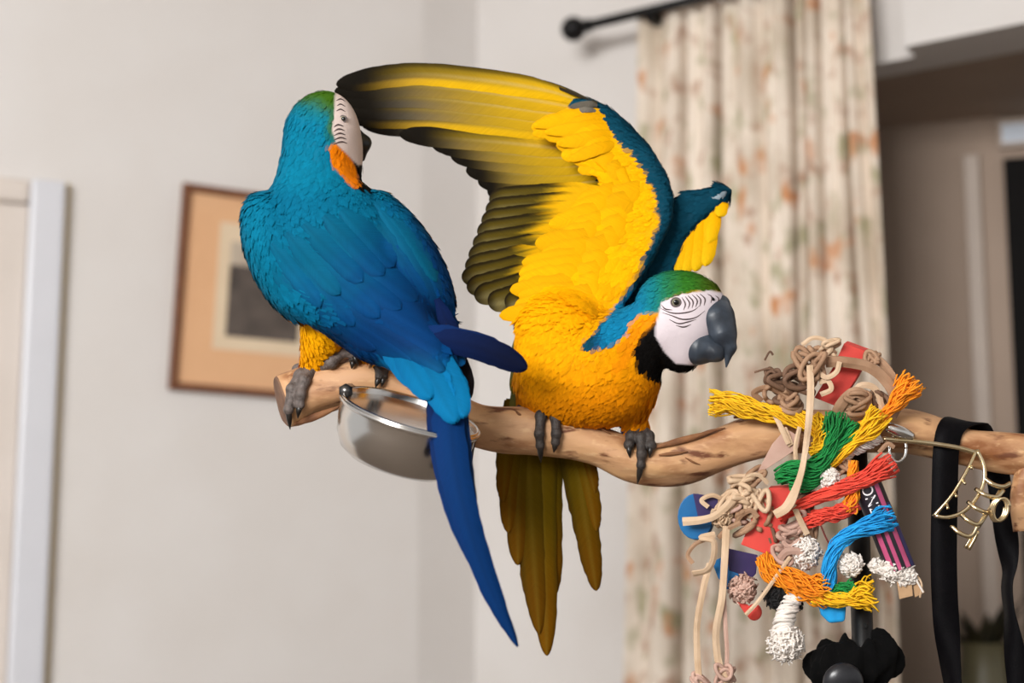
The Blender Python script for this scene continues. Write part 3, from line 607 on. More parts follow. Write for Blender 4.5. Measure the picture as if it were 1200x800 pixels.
prim = [([(692, 122), (640, 106), (560, 93), (480, 87), (394, 99)], 27, .9, .6), ([(704, 132), (640, 120), (560, 107), (480, 101), (392, 107)], 25, .0, .6), ([(704, 141), (640, 132), (560, 121), (480, 114), (396, 117)], 25, 0, .9), ([(704, 150), (640, 143), (560, 133), (490, 128), (400, 128)], 25, 0, .9),
        ([(705, 159), (640, 153), (560, 144), (500, 139), (408, 139)], 25, .75, .4), ([(706, 168), (645, 163), (570, 155), (510, 150), (424, 146)], 25, 0, .8), ([(706, 177), (650, 173), (590, 167), (540, 163), (468, 157)], 24, 0, .5), ([(708, 186), (655, 184), (600, 180), (560, 176), (505, 168)], 24, 0, .4),
        ([(709, 195), (660, 194), (615, 192), (575, 188), (528, 182)], 24, 0, .4), ([(710, 204), (665, 204), (620, 204), (580, 202), (546, 199)], 24, 0, .3), ([(711, 212), (668, 214), (625, 215), (590, 214), (560, 212)], 24, 0, .3), ([(712, 220), (670, 223), (630, 226), (600, 226), (571, 224)], 24, 0, .25)]
for i, (pth, w, ye, gy) in enumerate(prim):
    n = len(pth); P3 = [(a, b, 40 + 1.9 * i * .9 - 6 * (q / (n - 1)) + (14 if i < 6 else 8) * (q / (n - 1))) for q, (a, b) in enumerate(pth)]
    feather('primary_feather', P3, w, flightcol(ye, .65, gy, 1.0, .62), birdB, M_fea, camber=.12, nl=30, nw=9, tip=.16, rag=.02)
def secol(q):
    def f(t, s, V):
        e = .50 + .05 * math.sin(q * 37) + .05 * np.sin(s * 7 + q * 50) + .03 * np.sin(s * 17 + q * 90)
        c = mix(np.broadcast_to(lin('#d9a408'), t.shape + (3,)), lin('#8a7014'), sstep(e - .16, e - .04, t - .06 * s)); c = mix(c, lin('#4d400f'), sstep(e - .04, e + .05, t))
        c = mix(c, lin('#857b50'), sstep(e + .1, e + .34, t) * sstep(.5, -.4, s) * .9); c = mix(c, lin('#4d4112'), sstep(.3, 0, s + .55) * sstep(e, e + .1, t) * .4)
        c = mix(c, lin('#150f06'), sstep(.5, .9, s) * sstep(e - .25, e, t) * .9); return mix(c, lin('#1a140b'), sstep(.86, 1, t) * .8)
    return f
tips = [(573, 234), (569, 246), (564, 259), (559, 272), (554, 286), (549, 300), (545, 313), (541, 326), (547, 338), (556, 348), (572, 356), (592, 358)]
for i, (a, b) in enumerate(tips):
    q = i / 11; bx, by = 712 - 60 * q, 224 + 100 * q
    mid = ((a * .55 + bx * .45), (b * .55 + by * .45) - 1 + 8 * q); m2 = (a * .25 + bx * .75, b * .25 + by * .75 + 5 * q)
    feather('secondary_feather', [(bx, by, 34 - 8 * q), (*m2, 36 - 8 * q), (*mid, 38 - 10 * q - i), (a, b, 42 - 16 * q - 1.5 * i)], 27, secol(q), birdB, M_fea, camber=.09, nl=30, nw=13, tip=.14, rag=.02)
def ycol(c0, c1, dk=.0):
    def f(t, s, V):
        c = mix(np.broadcast_to(c0, t.shape + (3,)), c1, sstep(.3, 1, t)); return mix(c, c * .75, sstep(.6, 1, np.abs(s)) * .6)
    return f
g = np.random.RandomState(11)
cov = []
for i in range(9):                                                     # primary coverts, big rounded yellow
    q = i / 8; cov.append(((716 + 24 * q, 134 + 70 * q), (628 + 88 * q ** 1.5 + g.uniform(-8, 8), 146 + 70 * q), 25))
for i in range(14):                                                    # greater secondary coverts
    q = i / 13; bx, by = 735 - 50 * q, 224 + 140 * q; tx, ty = 668 - 76 * q + g.uniform(-16, 10), 238 + 126 * q + 3
    cov.append(((bx, by), (tx, ty), 27))
for i in range(12):
    q = i / 11; bx, by = 765 - 70 * q, 218 + 150 * q; tx, ty = 704 - 64 * q + g.uniform(-14, 14), 240 + 140 * q; cov.append(((bx, by), (tx, ty), 28))
cov += [((712 + 2 * q, 132 + 6 * q), (624 + 7 * q + 9 * (q % 2), 144 + 7 * q), 17) for q in range(7)]
for ci, ((a, b), (c, d), w) in enumerate(cov):
    ex = -4 if ci > 34 else 0
    y0 = WING * g.uniform(.9, 1.05)
    dd = lambda u, v: float(armd(u, v)) - 12 + ex
    feather('covert_feather', [(a, b, dd(a, b) + 6), (a * .6 + c * .4, b * .6 + d * .4 - 1, dd(a * .6 + c * .4, b * .6 + d * .4) - 2), (c, d + g.uniform(-4, 4), dd(c, d) + 3)], w * g.uniform(.85, 1.15), ycol(y0, y0 * np.array([1, 1.04, 1.3])), birdB, M_fea, camber=.06, nl=18, nw=7, tip=.4, rag=.05)
for pth, w, c0 in (([(692, 118, 24), (640, 98, 46), (590, 86, 48), (536, 77, 50)], 4, '#2a2418'), ([(700, 121, 22), (650, 100, 46), (600, 89, 48), (556, 82, 50)], 5, '#3a3222'), ([(700, 124, 18), (690, 122, 14), (668, 125, 16)], 8, '#5c564c'), ([(698, 130, 18), (688, 128, 14), (672, 131, 16)], 7, '#6e675c')):
    feather('alula_feather', pth, w, lambda t, s, V, c0=c0: np.broadcast_to(lin(c0), t.shape + (3,)), birdB, M_fea, camber=.1, tip=.4)
# far wing: yellow underside feathers hanging below the wrist
for a, b, w in (((846, 232), (842, 254), 15), ((838, 240), (830, 285), 17), ((832, 246), (826, 312), 20), ((822, 254), (814, 318), 20), ((812, 264), (802, 322), 18), ((806, 274), (794, 322), 16)):
    feather('underwing_feather', [(a[0], a[1], 46), ((a[0] + b[0]) / 2 + 2, (a[1] + b[1]) / 2, 42), (b[0], b[1], 40)], w, ycol(WING, lin('#e0b010')), birdB, M_fea, camber=.3, nl=14, nw=7, tip=.3)
# tail seen from below, behind the branch
TO, TO2 = lin('#5c4802'), lin('#643f02')
def tailcolB(sh):
    def f(t, s, V):
        c = mix(np.broadcast_to(TO * sh, t.shape + (3,)), TO2 * sh, sstep(.4, .9, t)); c = mix(c, lin('#2a2306'), sstep(.55, 1, np.abs(s)) * .55); return mix(c, lin('#75601c'), sstep(.14, 0, np.abs(s)) * .35)
    return f
for i, (a, b, w, d) in enumerate((((602, 470), (590, 588), 26, 34), ((606, 468), (596, 624), 30, 37), ((612, 468), (607, 662), 34, 40), ((618, 470), (632, 742), 36, 43), ((636, 470), (641, 768), 36, 46), ((645, 470), (648, 700), 34, 49), ((640, 470), (622, 706), 40, 52),
                                  ((676, 470), (697, 578), 24, 36), ((672, 470), (699, 622), 30, 39), ((668, 470), (699, 692), 34, 42), ((664, 470), (690, 650), 34, 45))):
    feather('tail_feather', [(a[0], a[1], d - 6), ((a[0] * .6 + b[0] * .4) + (-3 if i < 7 else -2), a[1] * .6 + b[1] * .4, d), (b[0], b[1], d + 6)], w, tailcolB(g.uniform(.85, 1.12)), birdB, M_fea, camber=.18, nl=28, nw=7, tip=.2, base=.85, point=.35)
for a, b, w in (((614, 385), (603, 430), 14), ((612, 410), (603, 462), 14), ((612, 440), (604, 488), 16), ((622, 465), (600, 492), 14)):
    feather('flank_feather', [(a[0], a[1], 22), ((a[0] + b[0]) / 2 - 2, (a[1] + b[1]) / 2, 20), (b[0], b[1], 18)], w, lambda t, s, V: mix(np.broadcast_to(lin('#4a5a48'), t.shape + (3,)), lin('#6b6418'), t), birdB, M_fea, nl=12)
# beak
blob('upper_beak', [(('c', (844, 357, -20), 12, (841, 373, -30), 19.5), 6), (('c', (841, 373, -30), 19.5, (848, 391, -36), 14.5), 8), (('c', (848, 391, -36), 14.5, (855, 407, -38), 7.5), 8), (('c', (855, 407, -38), 7.5, (851, 430, -38), 1.0), 5)], M_beak, birdB, 1.0)
blob('lower_beak', [(('e', (820, 405, -27), (19, 22, 17), 35), 4), (('c', (822, 408, -30), 18, (839, 411, -35), 12), 8), (('c', (839, 411, -35), 12, (848, 404, -36), 5), 6)], M_beak, birdB, 1.0)
blob('tongue', [(('c', (832, 400, -35), 5, (842, 404, -39), 4), 2)], M_beakd, birdB, 1.0)
def front_of(f, ax):
    s = f < 0; has = s.any(2); k = s.argmax(2); M = np.where(has, ax[2][k], np.nan)
    for _ in range(40):                                                # let the edge depth run on outwards
        if not np.isnan(M).any(): break
        pad = np.pad(M, 1, constant_values=np.nan); st = np.stack([pad[:-2, 1:-1], pad[2:, 1:-1], pad[1:-1, :-2], pad[1:-1, 2:]]); cnt = (~np.isnan(st)).sum(0)
        av = np.where(cnt > 0, np.nansum(st, 0) / np.maximum(cnt, 1), np.nan); M = np.where(np.isnan(M), av, M)
    M = np.nan_to_num(M, nan=0.0)
    for _ in range(3):
        pad = np.pad(M, 1, mode='edge'); M = (pad[:-2, 1:-1] + pad[2:, 1:-1] + pad[1:-1, :-2] + pad[1:-1, 2:] + 2 * M) / 6
    du = ax[0][1] - ax[0][0]
    def look(u, v):
        x = np.clip((np.asarray(u) - ax[0][0]) / du, 0, len(ax[0]) - 1.001); y = np.clip((np.asarray(v) - ax[1][0]) / du, 0, len(ax[1]) - 1.001)
        i, j = x.astype(int), y.astype(int); fx_, fy_ = x - i, y - j
        return (M[i, j] * (1 - fx_) * (1 - fy_) + M[i + 1, j] * fx_ * (1 - fy_) + M[i, j + 1] * (1 - fx_) * fy_ + M[i + 1, j + 1] * fx_ * fy_)
    return look
frB = front_of(fB, axB)
def surf(prims, lo=-110, hi=60):
    zz = np.arange(lo, hi, .5)
    def look(u, v):
        u, v = np.broadcast_arrays(np.asarray(u, float), np.asarray(v, float)); f = field(prims, u.reshape(-1, 1), v.reshape(-1, 1), zz[None]); return zz[(f < 0).argmax(1)].reshape(u.shape)
    return look
sfB = surf(prB)
def eye(parent, u, v, d, r):
    e = blob('eye', [(('e', (u, v, d + r * .45), (r, r, r)), 1)], M_eye, parent, .5); blob('pupil', [(('e', (u + .3, v, d - r * .42), (r * .66, r * .66, r * .3)), 1)], M_pup, e, .35)
    V, Fc = tube([(u + r * 1.12 * math.cos(a), v + r * 1.02 * math.sin(a), d + r * .1, r * .24) for a in np.linspace(0, 2 * math.pi, 17)], 33, 6); pobj('eyelid', V, Fc, mat('eyelid_skin', '#6b5f5e', .6, var='#594e4d', vscale=80), e)
eye(birdB, 792, 354, float(sfB(792, 354)) - 1.2, 4.9)
def facelines(parent, lines, drape, r=.8):
    for L in lines:
        P = smooth_path([(a, b, 0) for a, b in L], 14); P[:, 2] = drape(P[:, 0], P[:, 1]) - .3
        V, Fc = tube(np.c_[P, r * np.sin(np.linspace(.25, 2.9, 14))], 14, 5); pobj('face_feather_line', V, Fc, M_line, parent)
facelines(birdB, [[(776, 366), (788, 370), (800, 374), (815, 372), (826, 364)], [(774, 361), (785, 366), (797, 367), (812, 364), (820, 358)], [(784, 374), (795, 379), (806, 377), (816, 374)], [(803, 347), (808, 355), (806, 362)], [(811, 345), (817, 352), (815, 360)],
                  [(820, 344), (826, 350), (825, 358)], [(829, 344), (834, 348), (833, 355)], [(799, 348), (803, 356), (801, 363)], [(781, 350), (787, 347), (796, 346)], [(775, 357), (780, 362), (788, 363)], [(792, 381), (801, 383), (810, 380)], [(838, 346), (842, 350), (840, 357)], [(806, 346), (812, 353), (811, 361)], [(816, 345), (821, 351), (820, 359)]], sfB, .85)
blob('nostril', [(('e', (835, 350, float(sfB(835, 350)) - .2), (3.2, 2, 1.6), 30), 1)], M_pup, birdB, .5)
foot(birdB, [[(641, 478, -4), (634, 487, -25), (632, 508, -33), (633, 522, -30), (634, 542, -22)], [(644, 479, -6), (651, 488, -25), (652, 508, -33), (651, 518, -32), (649, 530, -28)], [(640, 478, -2), (622, 481, 2), (610, 480, 10), (603, 486, 16)], [(640, 478, -2), (634, 483, 14), (630, 492, 26), (630, 506, 30)]], M_footd, 7)
foot(birdB, [[(748, 500, -4), (751, 513, -21), (752, 532, -30), (751, 545, -29), (747, 567, -20)], [(746, 501, -4), (740, 511, -17), (737, 521, -25), (738, 536, -28)], [(751, 501, -4), (760, 511, -17), (763, 522, -25), (761, 536, -28)], [(748, 502, 0), (750, 512, 16), (752, 528, 27), (752, 540, 28)]], M_footd, 7)

# ------------------------------------------------------------------ blue bird seen from behind
birdA = empty('macaw', (385, 440, -8), 'blue macaw seen from behind with folded wings and long hanging blue tail', 'parrot', 'pair of macaws on the branch')
prA = [(('e', (378, 152, -22), (40, 46, 38), 12), 8), (('e', (396, 166, -14), (28, 50, 32), -12), 8), (('c', (374, 160, -24), 40, (366, 232, -34), 46), 14), (('e', (396, 200, -20), (27, 26, 26), 30), 8),
       (('e', (382, 285, -52), (88, 82, 62), 30), 20), (('e', (430, 350, -66), (84, 62, 56), 42), 20), (('c', (455, 380, -80), 48, (500, 418, -112), 30), 16), (('c', (500, 416, -112), 26, (522, 452, -150), 11), 12),
       (('e', (334, 300, -62), (42, 82, 46), -24), 8), (('e', (392, 356, -82), (84, 36, 40), 28), 8), (('e', (470, 385, -104), (66, 26, 26), 28), 8),
       (('e', (474, 300, -52), (36, 90, 44), -32), 3),
       (('c', (386, 370, -30), 36, (366, 424, -12), 15), 10), (('c', (430, 380, -40), 28, (429, 412, -14), 12), 8)]
VA, QA, fA, axA = nets(prA, (262, 90, -175), (565, 515, 60), 2.4)
NA = grad(prA, VA); frA = front_of(fA, axA); sfA = surf(prA, -180)
FACEA = [(393, 100), (404, 108), (416, 128), (434, 160), (434, 190), (420, 194), (406, 180), (394, 168), (389, 152), (392, 130)]
ORAA = [(385, 172), (394, 167), (405, 179), (418, 194), (424, 220), (414, 218), (398, 203), (388, 190)]
BLKA = [(414, 190), (436, 188), (436, 222), (421, 224), (420, 205)]
def colA(P, N=None):
    u, v, d = P[:, 0], P[:, 1], P[:, 2]; j = noise2(u, v, 4, 2) * 3
    if N is None: N = grad(prA, P)
    s = ((u - 330) * .62 + (v - 230) * .78) / 250
    c = mix(np.tile(TEAL, (len(P), 1)), BLUE[None], sstep(.22, .8, s + j * .02 + .0012 * (u - 400)))
    c = mix(c, lin('#056e8a')[None], sstep(330, 290, u + j) * .5 + sstep(235, 205, v + j) * .7 * (1 - sstep(330, 290, u) * .5))
    c = mix(c, CYAN[None], sstep(400, 440, v + j) * (u > 440) * .9)
    belly = ((N[:, 2] > .25) & (v > 200)) | ((v > 372 + .35 * np.maximum(u - 335, 0) + j) & (d > -62) & (u < 445)); c = np.where(belly[:, None], mix(lin('#eaa604')[None], lin('#dd9206')[None], sstep(380, 430, v)), c)
    hd = v < 200; gr = sstep(158, 118, v + .55 * np.abs(u - 398) * .6 + j); gr = np.maximum(gr, sstep(12, 3, poly_sd(FACEA, u, v) + j * .5) * sstep(185, 150, v) * .8)
    c = np.where(hd[:, None], mix(c, mix(lin('#1f6a52')[None], lin('#385e10')[None], sstep(.3, .9, gr)), gr), c)
    fr = d < 40
    c = np.where(fr[:, None], mix(c, lin('#dc7606')[None], sstep(2, -2, poly_sd(ORAA, u, v) + j * .3)), c); c = np.where(fr[:, None], mix(c, BLACK[None], sstep(1.5, -1.5, poly_sd(BLKA, u, v))), c)
    c = np.where(fr[:, None], mix(c, lin('#d2bfb6')[None], sstep(1.2, -1.2, poly_sd(FACEA, u, v))), c)
    return c
pobj('body', VA, QA, M_skin, birdA, cols=colA(VA, NA))
def flowA(P, N):
    u, v, d = P.T; b = sstep(200, 260, v); ang = np.stack([np.interp(u, [285, 340, 420, 520], [.25, .55, .75, .6]), np.interp(u, [285, 340, 420, 520], [1, .85, .75, .85]), np.full_like(u, -.2)], 1)
    hd = np.stack([-.35 * np.ones_like(u), np.ones_like(u), np.zeros_like(u)], 1); return hd * (1 - b)[:, None] + ang * b[:, None]
def sizeA(P):
    u, v, d = P.T; s = np.interp(v, [110, 170, 215, 260, 330], [6, 9, 13, 19, 24]); s = np.where((v > 365) & (u < 440), 10, s); return s
plumage(birdA, prA, VA, NA, colA, lambda P, N: (poly_sd(FACEA, P[:, 0], P[:, 1]) > 1) | (P[:, 2] > 40), flowA, sizeA, 20000, M_coat, 5, lift=.03)
def bluecol(c0, c1, edge=.5, dark='#08183a', coat=0):
    def f(t, s, V):
        c = mix(np.broadcast_to(c0, t.shape + (3,)), c1, sstep(.1, .9, t))
        if coat: c = c * (1 - coat) + coat * colA(np.c_[V.reshape(-1, 3)[:, :2], np.full(V.size // 3, -100)], np.tile([0, 0, -1.0], (V.size // 3, 1))).reshape(V.shape)
        c = mix(c, lin(dark), sstep(.55, 1, np.abs(s)) * (s > 0) * edge); return mix(c, c * .6, sstep(.1, 0, np.abs(s)) * .35)
    return f
B1, B2, B3, B4 = lin('#035472'), lin('#043f70'), lin('#062c5c'), lin('#0a1c42')
wingA = [((305, 300), (352, 345), (400, 392), 26, B1, B2), ((318, 318), (372, 362), (440, 410), 28, B1, B3), ((332, 328), (400, 372), (482, 425), 30, B2, B3), ((350, 330), (420, 372), (522, 434), 32, B2, B4),
         ((372, 328), (440, 368), (545, 426), 34, B2, B3), ((396, 322), (455, 358), (540, 410), 34, B2, B3), ((412, 308), (470, 342), (532, 392), 34, B2, B3),
         ((340, 300), (378, 338), (415, 382), 26, B1, B2), ((352, 288), (395, 328), (445, 372), 30, B1, B2), ((368, 280), (412, 318), (470, 362), 32, B1, B2), ((388, 274), (430, 308), (490, 352), 32, B1, B2),
         ((318, 285), (345, 320), (375, 360), 24, B1, B2), ((336, 272), (362, 305), (398, 345), 26, B1, B1), ((356, 262), (385, 292), (425, 330), 28, B1, B2), ((380, 252), (412, 284), (450, 322), 30, B1, B2), ((400, 246), (430, 276), (462, 312), 28, B1, B2)]
for i, (a, b, c, w, c0, c1) in enumerate(wingA):
    feather('wing_feather' if i < 7 else 'covert_feather', [(*a, 0), (*b, 0), (*c, 0)], w, bluecol(c0 * g.uniform(.85, 1.15), c1 * g.uniform(.85, 1.15), .5, coat=.55), birdA, M_fea, drape=frA, lift=(1 + .1 * i, 3 + .2 * i), nl=24, nw=7, tip=.25, camber=.18)
for a, b, c, w, c0, c1 in (((440, 236), (492, 292), (530, 380), 26, B1, B2), ((446, 246), (486, 305), (536, 402), 28, B1, B3), ((444, 262), (480, 320), (534, 415), 28, B2, B3), ((436, 250), (462, 290), (502, 350), 24, B1, B2), ((444, 240), (476, 275), (512, 330), 22, B1, B1)):
    feather('wing_feather', [(*a, 0), (*b, 0), (*c, 0)], w, bluecol(c0 * g.uniform(.9, 1.1), c1 * g.uniform(.9, 1.1), .6), birdA, M_fea, drape=frA, lift=(2, 5), nl=18, nw=7, tip=.25, camber=.18)
# wing tips crossing over the tail
for pth, w, c0, c1 in (([(490, 396, -128), (540, 402, -136), (580, 414, -140), (618, 432, -142)], 30, lin('#081a42'), lin('#080f28')), ([(486, 388, -126), (530, 396, -132), (570, 407, -136), (604, 424, -138)], 28, lin('#0a2858'), lin('#0a1a3c')),
                       ([(520, 372, -96), (536, 410, -104), (548, 440, -108), (551, 467, -110)], 13, lin('#1c1a28'), lin('#241e20')), ([(512, 350, -92), (528, 385, -98), (542, 415, -100)], 18, lin('#081a42'), lin('#080f28'))):
    feather('wing_feather', pth, w, bluecol(c0, c1, .3), birdA, M_fea, nl=20, tip=.3, camber=.25)
# rump coverts and tail
for a, b, c, w in (((462, 398, -112), (482, 428, -138), (506, 468, -168), 34), ((478, 398, -118), (505, 440, -150), (535, 496, -186), 36), ((500, 400, -118), (525, 440, -150), (545, 490, -184), 32), ((448, 396, -104), (468, 425, -128), (490, 455, -150), 26), ((510, 408, -118), (530, 440, -146), (546, 468, -168), 24)):
    feather('rump_feather', [a, b, c], w, bluecol(lin('#045984'), lin('#066694'), .25, '#0d4a82'), birdA, M_fea, nl=16, tip=.35, camber=.3)
def tdep(v): return -150 - 55 * min(1, (v - 460) / 90.0) - .06 * max(0, v - 550)
for i, (pts, w, c0, c1) in enumerate((([(528, 455), (530, 520), (545, 600), (575, 690), (607, 758)], 36, B3, B3), ([(520, 455), (524, 520), (538, 590), (562, 660), (588, 724)], 34, B3, lin('#082c5a')), ([(515, 458), (520, 520), (532, 590), (556, 668)], 34, B4, B3), ([(512, 460), (517, 520), (527, 580), (541, 630)], 30, B4, B4),
                                      ([(536, 460), (540, 520), (550, 590), (566, 650)], 26, lin('#0a2850'), lin('#1a3052')), ([(508, 462), (511, 500), (516, 545), (524, 590)], 22, lin('#2b2a20'), B4))):
    feather('tail_feather', [(a, b, tdep(b) + 3.0 * i) for a, b in pts], w, bluecol(c0, c1, .45, '#122a5c'), birdA, M_fea, nl=30, nw=7, tip=.3, camber=.3, base=.8, point=.55)
# face, beak, feet
blob('upper_beak', [(('c', (410, 160, 12), 15, (425, 168, 22), 10), 4), (('c', (425, 168, 22), 9.5, (425, 186, 26), 3), 4)], M_beakd, birdA, 1.1)
blob('lower_beak', [(('c', (408, 178, 10), 13, (419, 184, 18), 7), 4)], M_beakd, birdA, 1.1)
facelines(birdA, [[(394 + q % 2, 118 + 6 * q), (399, 116 + 6 * q), (405, 119 + 6 * q)] for q in (0, 1, 2)] + [[(391, 149 + 5 * q), (396 + q, 146 + 5 * q), (403 + q, 148 + 5 * q)] for q in range(5)], sfA, .95)
eye(birdA, 402, 139, float(sfA(402, 139)) - 1, 3.6)
foot(birdA, [[(366, 428, -10), (352, 440, -20), (342, 456, -30), (338, 480, -35), (340, 503, -28)], [(368, 430, -12), (356, 446, -30), (352, 462, -36), (351, 474, -37), (349, 490, -36)], [(372, 430, -14), (388, 424, -26), (402, 412, -22), (414, 415, -26), (420, 428, -30)], [(364, 428, -6), (350, 434, 10), (344, 448, 24), (343, 462, 32)]], M_footg, 8)
foot(birdA, [[(429, 414, -10), (440, 424, -24), (445, 436, -30), (444, 442, -31), (440, 454, -32)], [(431, 412, -8), (446, 420, -18), (450, 434, -27), (450, 441, -28), (447, 453, -30)], [(427, 414, -8), (420, 416, -18), (414, 421, -26), (412, 432, -30)]], M_footd, 6)

# ------------------------------------------------------------------ strap and hair clip
M_web = mat('black_webbing', '#050406', .6, var='#080609', vscale=60, bump=.3, bscale=500, spec=.1)
strap = empty('strap', (1130, 500, 0), 'black webbing strap looped over the branch beside the gold hair clip', 'strap')
V, Fc = ribbon([(1172, 560, 30), (1160, 535, 34), (1146, 503, 26), (1132, 494, 6), (1116, 499, -16), (1109, 524, -28), (1107, 580, -30), (1106, 660, -30), (1109, 730, -29), (1118, 815, -27)], 31, 2.4, 60, rolls=[0, 0, 0, 0, 0, 0, 0.1, .1, .7, 1.1], wdir=(1, .2, .12)); pobj('near_tail', V, Fc, M_web, strap)
V, Fc = ribbon([(1165, 530, 33), (1170, 560, 33), (1177, 610, 30), (1183, 660, 26), (1180, 690, 24), (1186, 740, 20), (1196, 815, 18)], 28, 2.4, 50, rolls=[0, 0, .3, 1.2, 1.3, .6, .1], wdir=(1, .2, .12)); pobj('far_tail', V, Fc, M_web, strap)
M_gold = mat('pale_gold_metal', '#ecd9b4', .22, metal=1, var='#e0c99c', vscale=50)
clip = empty('hair_clip', (1140, 640, -40), 'gold wire claw hair clip hanging by the black strap', 'hair clip')
def wire(name, pts, r, m=M_gold, par=clip, n=24): V, Fc = tube([(*p, r * 1.35) for p in pts], n, 8); return pobj(name, V, Fc, m, par)
wire('jaw_frame', [(1145, 527, -36), (1153, 545, -40), (1153, 565, -44), (1143, 585, -48), (1128, 600, -50), (1110, 606, -50), (1095, 604, -48)], 1.9)
wire('jaw_frame', [(1145, 527, -36), (1132, 553, -44), (1117, 578, -48), (1103, 595, -49), (1094, 605, -48)], 1.6)
for a, b in (((1137, 543, -40), (1139, 549, -46)), ((1128, 560, -44), (1131, 567, -52)), ((1118, 575, -47), (1121, 582, -54)), ((1109, 588, -48), (1111, 596, -55))): wire('tooth', [a, b], 1.3, n=5)
for p in ([(1153, 560, -42), (1165, 568, -48), (1176, 570, -44), (1184, 566, -40)], [(1143, 573, -46), (1155, 580, -54), (1168, 582, -50), (1176, 574, -44)], [(1134, 588, -48), (1145, 596, -56), (1158, 600, -54), (1165, 590, -48)], [(1126, 602, -49), (1135, 610, -56), (1147, 614, -56), (1156, 600, -50)], [(1115, 616, -50), (1124, 624, -55), (1138, 628, -56), (1147, 614, -54)]): wire('claw_tooth', p, 2.0, n=14)
wire('handle', [(1135, 644, -52), (1142, 632, -53), (1146, 622, -53)], 1.6, n=8); wire('handle', [(1131, 642, -52), (1138, 630, -53), (1142, 620, -53)], 1.6, n=8)
wire('spring', [(1168 + 9 * math.cos(a) + .35 * a, 597 + 13 * math.sin(a) - 3 * math.cos(a), -48 - 1.1 * a) for a in np.linspace(0, 6 * math.pi, 40)], 1.2, n=90)
wire('back_wire', [(1146, 618, -50), (1160, 596, -48), (1172, 575, -44)], 1.8, n=10)
wire('pin', [(1034, 514, -40), (1080, 518, -38), (1120, 524, -37), (1146, 531, -36)], 2.2)

# ------------------------------------------------------------------ hanging toy
toy = empty('bird_toy', (960, 500, -30), 'tangled parrot toy of coloured ropes, leather strips and painted wood', 'bird toy')
def fibre(name, c, v): return mat(name, c, .85, var=v, vscale=70, bump=.2, bscale=300)
Y_, G_, O_, R_, B_, Wt = fibre('yellow_fibre', '#f2c010', '#e8b00c'), fibre('green_fibre', '#0f8a3e', '#0a6e30'), fibre('orange_fibre', '#f79a12', '#ee860c'), fibre('red_fibre', '#e8503c', '#d84030'), fibre('blue_fibre', '#1a9ede', '#128bcc'), fibre('white_cotton', '#e8e0d8', '#dcd2c8')
Lt = mat('tan_leather', '#a98568', .75, var='#8f6c50', vscale=25, bump=.3, bscale=150); Lp = mat('pale_leather', '#cfb395', .75, var='#bb9c7c', vscale=25, bump=.25, bscale=150); Lpk = mat('pink_leather', '#c29f8f', .75, var='#b08c7c', vscale=20, bump=.2, bscale=120); Ld = mat('brown_leather', '#7a5a44', .75, var='#5e4331', vscale=25, bump=.3, bscale=150)
Rw = mat('red_painted_wood', '#d9473c', .6, var='#c63a31', vscale=12, bump=.2, bscale=60); Bw = mat('blue_painted_wood', '#146ea8', .5, var='#0f568c', vscale=12, bump=.2, bscale=60); Pw = mat('purple_painted_wood', '#2a1f4c', .5, var='#3a2a5e', vscale=20, bump=.2, bscale=60)
Bk = fibre('black_fibre', '#0c0a0a', '#151212')
def part(name, vf, m): return pobj(name, vf[0], vf[1], m, toy, smooth=name not in ('leather_strip', 'stick', 'paper_string'))
def rope(path, m, n_str=30, **kw): kw['twist'] = kw.get('twist', 1) * (1 if n_str < 25 else .45); kw.setdefault('sr', 1.0); return part('rope_tassel', bundle(path, int(n_str * 2.2), **kw), m)
def prism(poly, d0, d1, name, m, bev=1.0, skew=(0, 0)):
    P = np.array(poly, float); n = len(P); V = np.vstack([np.c_[P, np.full(n, d0)], np.c_[P + np.array(skew), np.full(n, d1)]])
    if ((P[:, 0] * np.roll(P[:, 1], -1)) - (np.roll(P[:, 0], -1) * P[:, 1])).sum() < 0: fl = True
    else: fl = False
    Fc = [tuple(range(n)), tuple(range(2 * n - 1, n - 1, -1))] + [(j, n + j, n + (j + 1) % n, (j + 1) % n) for j in range(n)]
    if fl: Fc = [q[::-1] for q in Fc]
    o = pobj(name, V, Fc, m, toy, smooth=False); bevel(o, bev * K); return o
# rope tassels (flared end last)
rope([(968, 512, -44, 9), (945, 496, -46, 10), (915, 486, -44, 10), (880, 479, -40, 12), (852, 472, -36, 12), (831, 471, -34, 15)], Y_, 34, fray=.25, twist=1.2)
rope([(955, 488, -46, 8), (966, 500, -52, 11), (962, 522, -54, 10), (952, 534, -52, 8)], Y_, 26, fray=.2, twist=1)
rope([(912, 560, -52, 9), (930, 552, -60, 12), (955, 548, -62, 12), (972, 528, -62, 9), (977, 508, -62, 11), (979, 483, -60, 14)], G_, 34, fray=.25, twist=1.0)
rope([(925, 566, -58, 9), (950, 562, -62, 10), (975, 534, -60, 7), (992, 512, -58, 8), (1001, 494, -56, 10)], G_, 24, fray=.3, twist=.8)
rope([(945, 562, -52, 7), (972, 543, -56, 7), (995, 522, -58, 7), (1018, 502, -58, 12), (1033, 482, -56, 14)], Y_, 30, fray=.35, twist=.8)
rope([(1004, 502, -48, 5), (1030, 490, -50, 6), (1046, 476, -50, 8), (1060, 458, -50, 13), (1072, 444, -48, 16)], O_, 34, fray=.3, twist=.6)
rope([(950, 560, -44, 6), (985, 534, -46, 8), (1010, 522, -46, 8), (1032, 512, -44, 6)], Wt, 24, twist=3)
rope([(912, 606, -56, 6), (945, 588, -62, 7), (985, 573, -66, 8), (1015, 560, -66, 10), (1048, 540, -64, 15)], R_, 32, fray=.25, twist=.9)
rope([(940, 612, -54, 8), (965, 604, -58, 9), (985, 600, -58, 9), (1004, 588, -56, 9)], R_, 26, fray=.2, twist=.8)
rope([(1000, 540, -50, 5), (999, 562, -54, 6), (999, 582, -58, 8), (994, 600, -58, 10)], O_, 26, fray=.3, twist=.8)
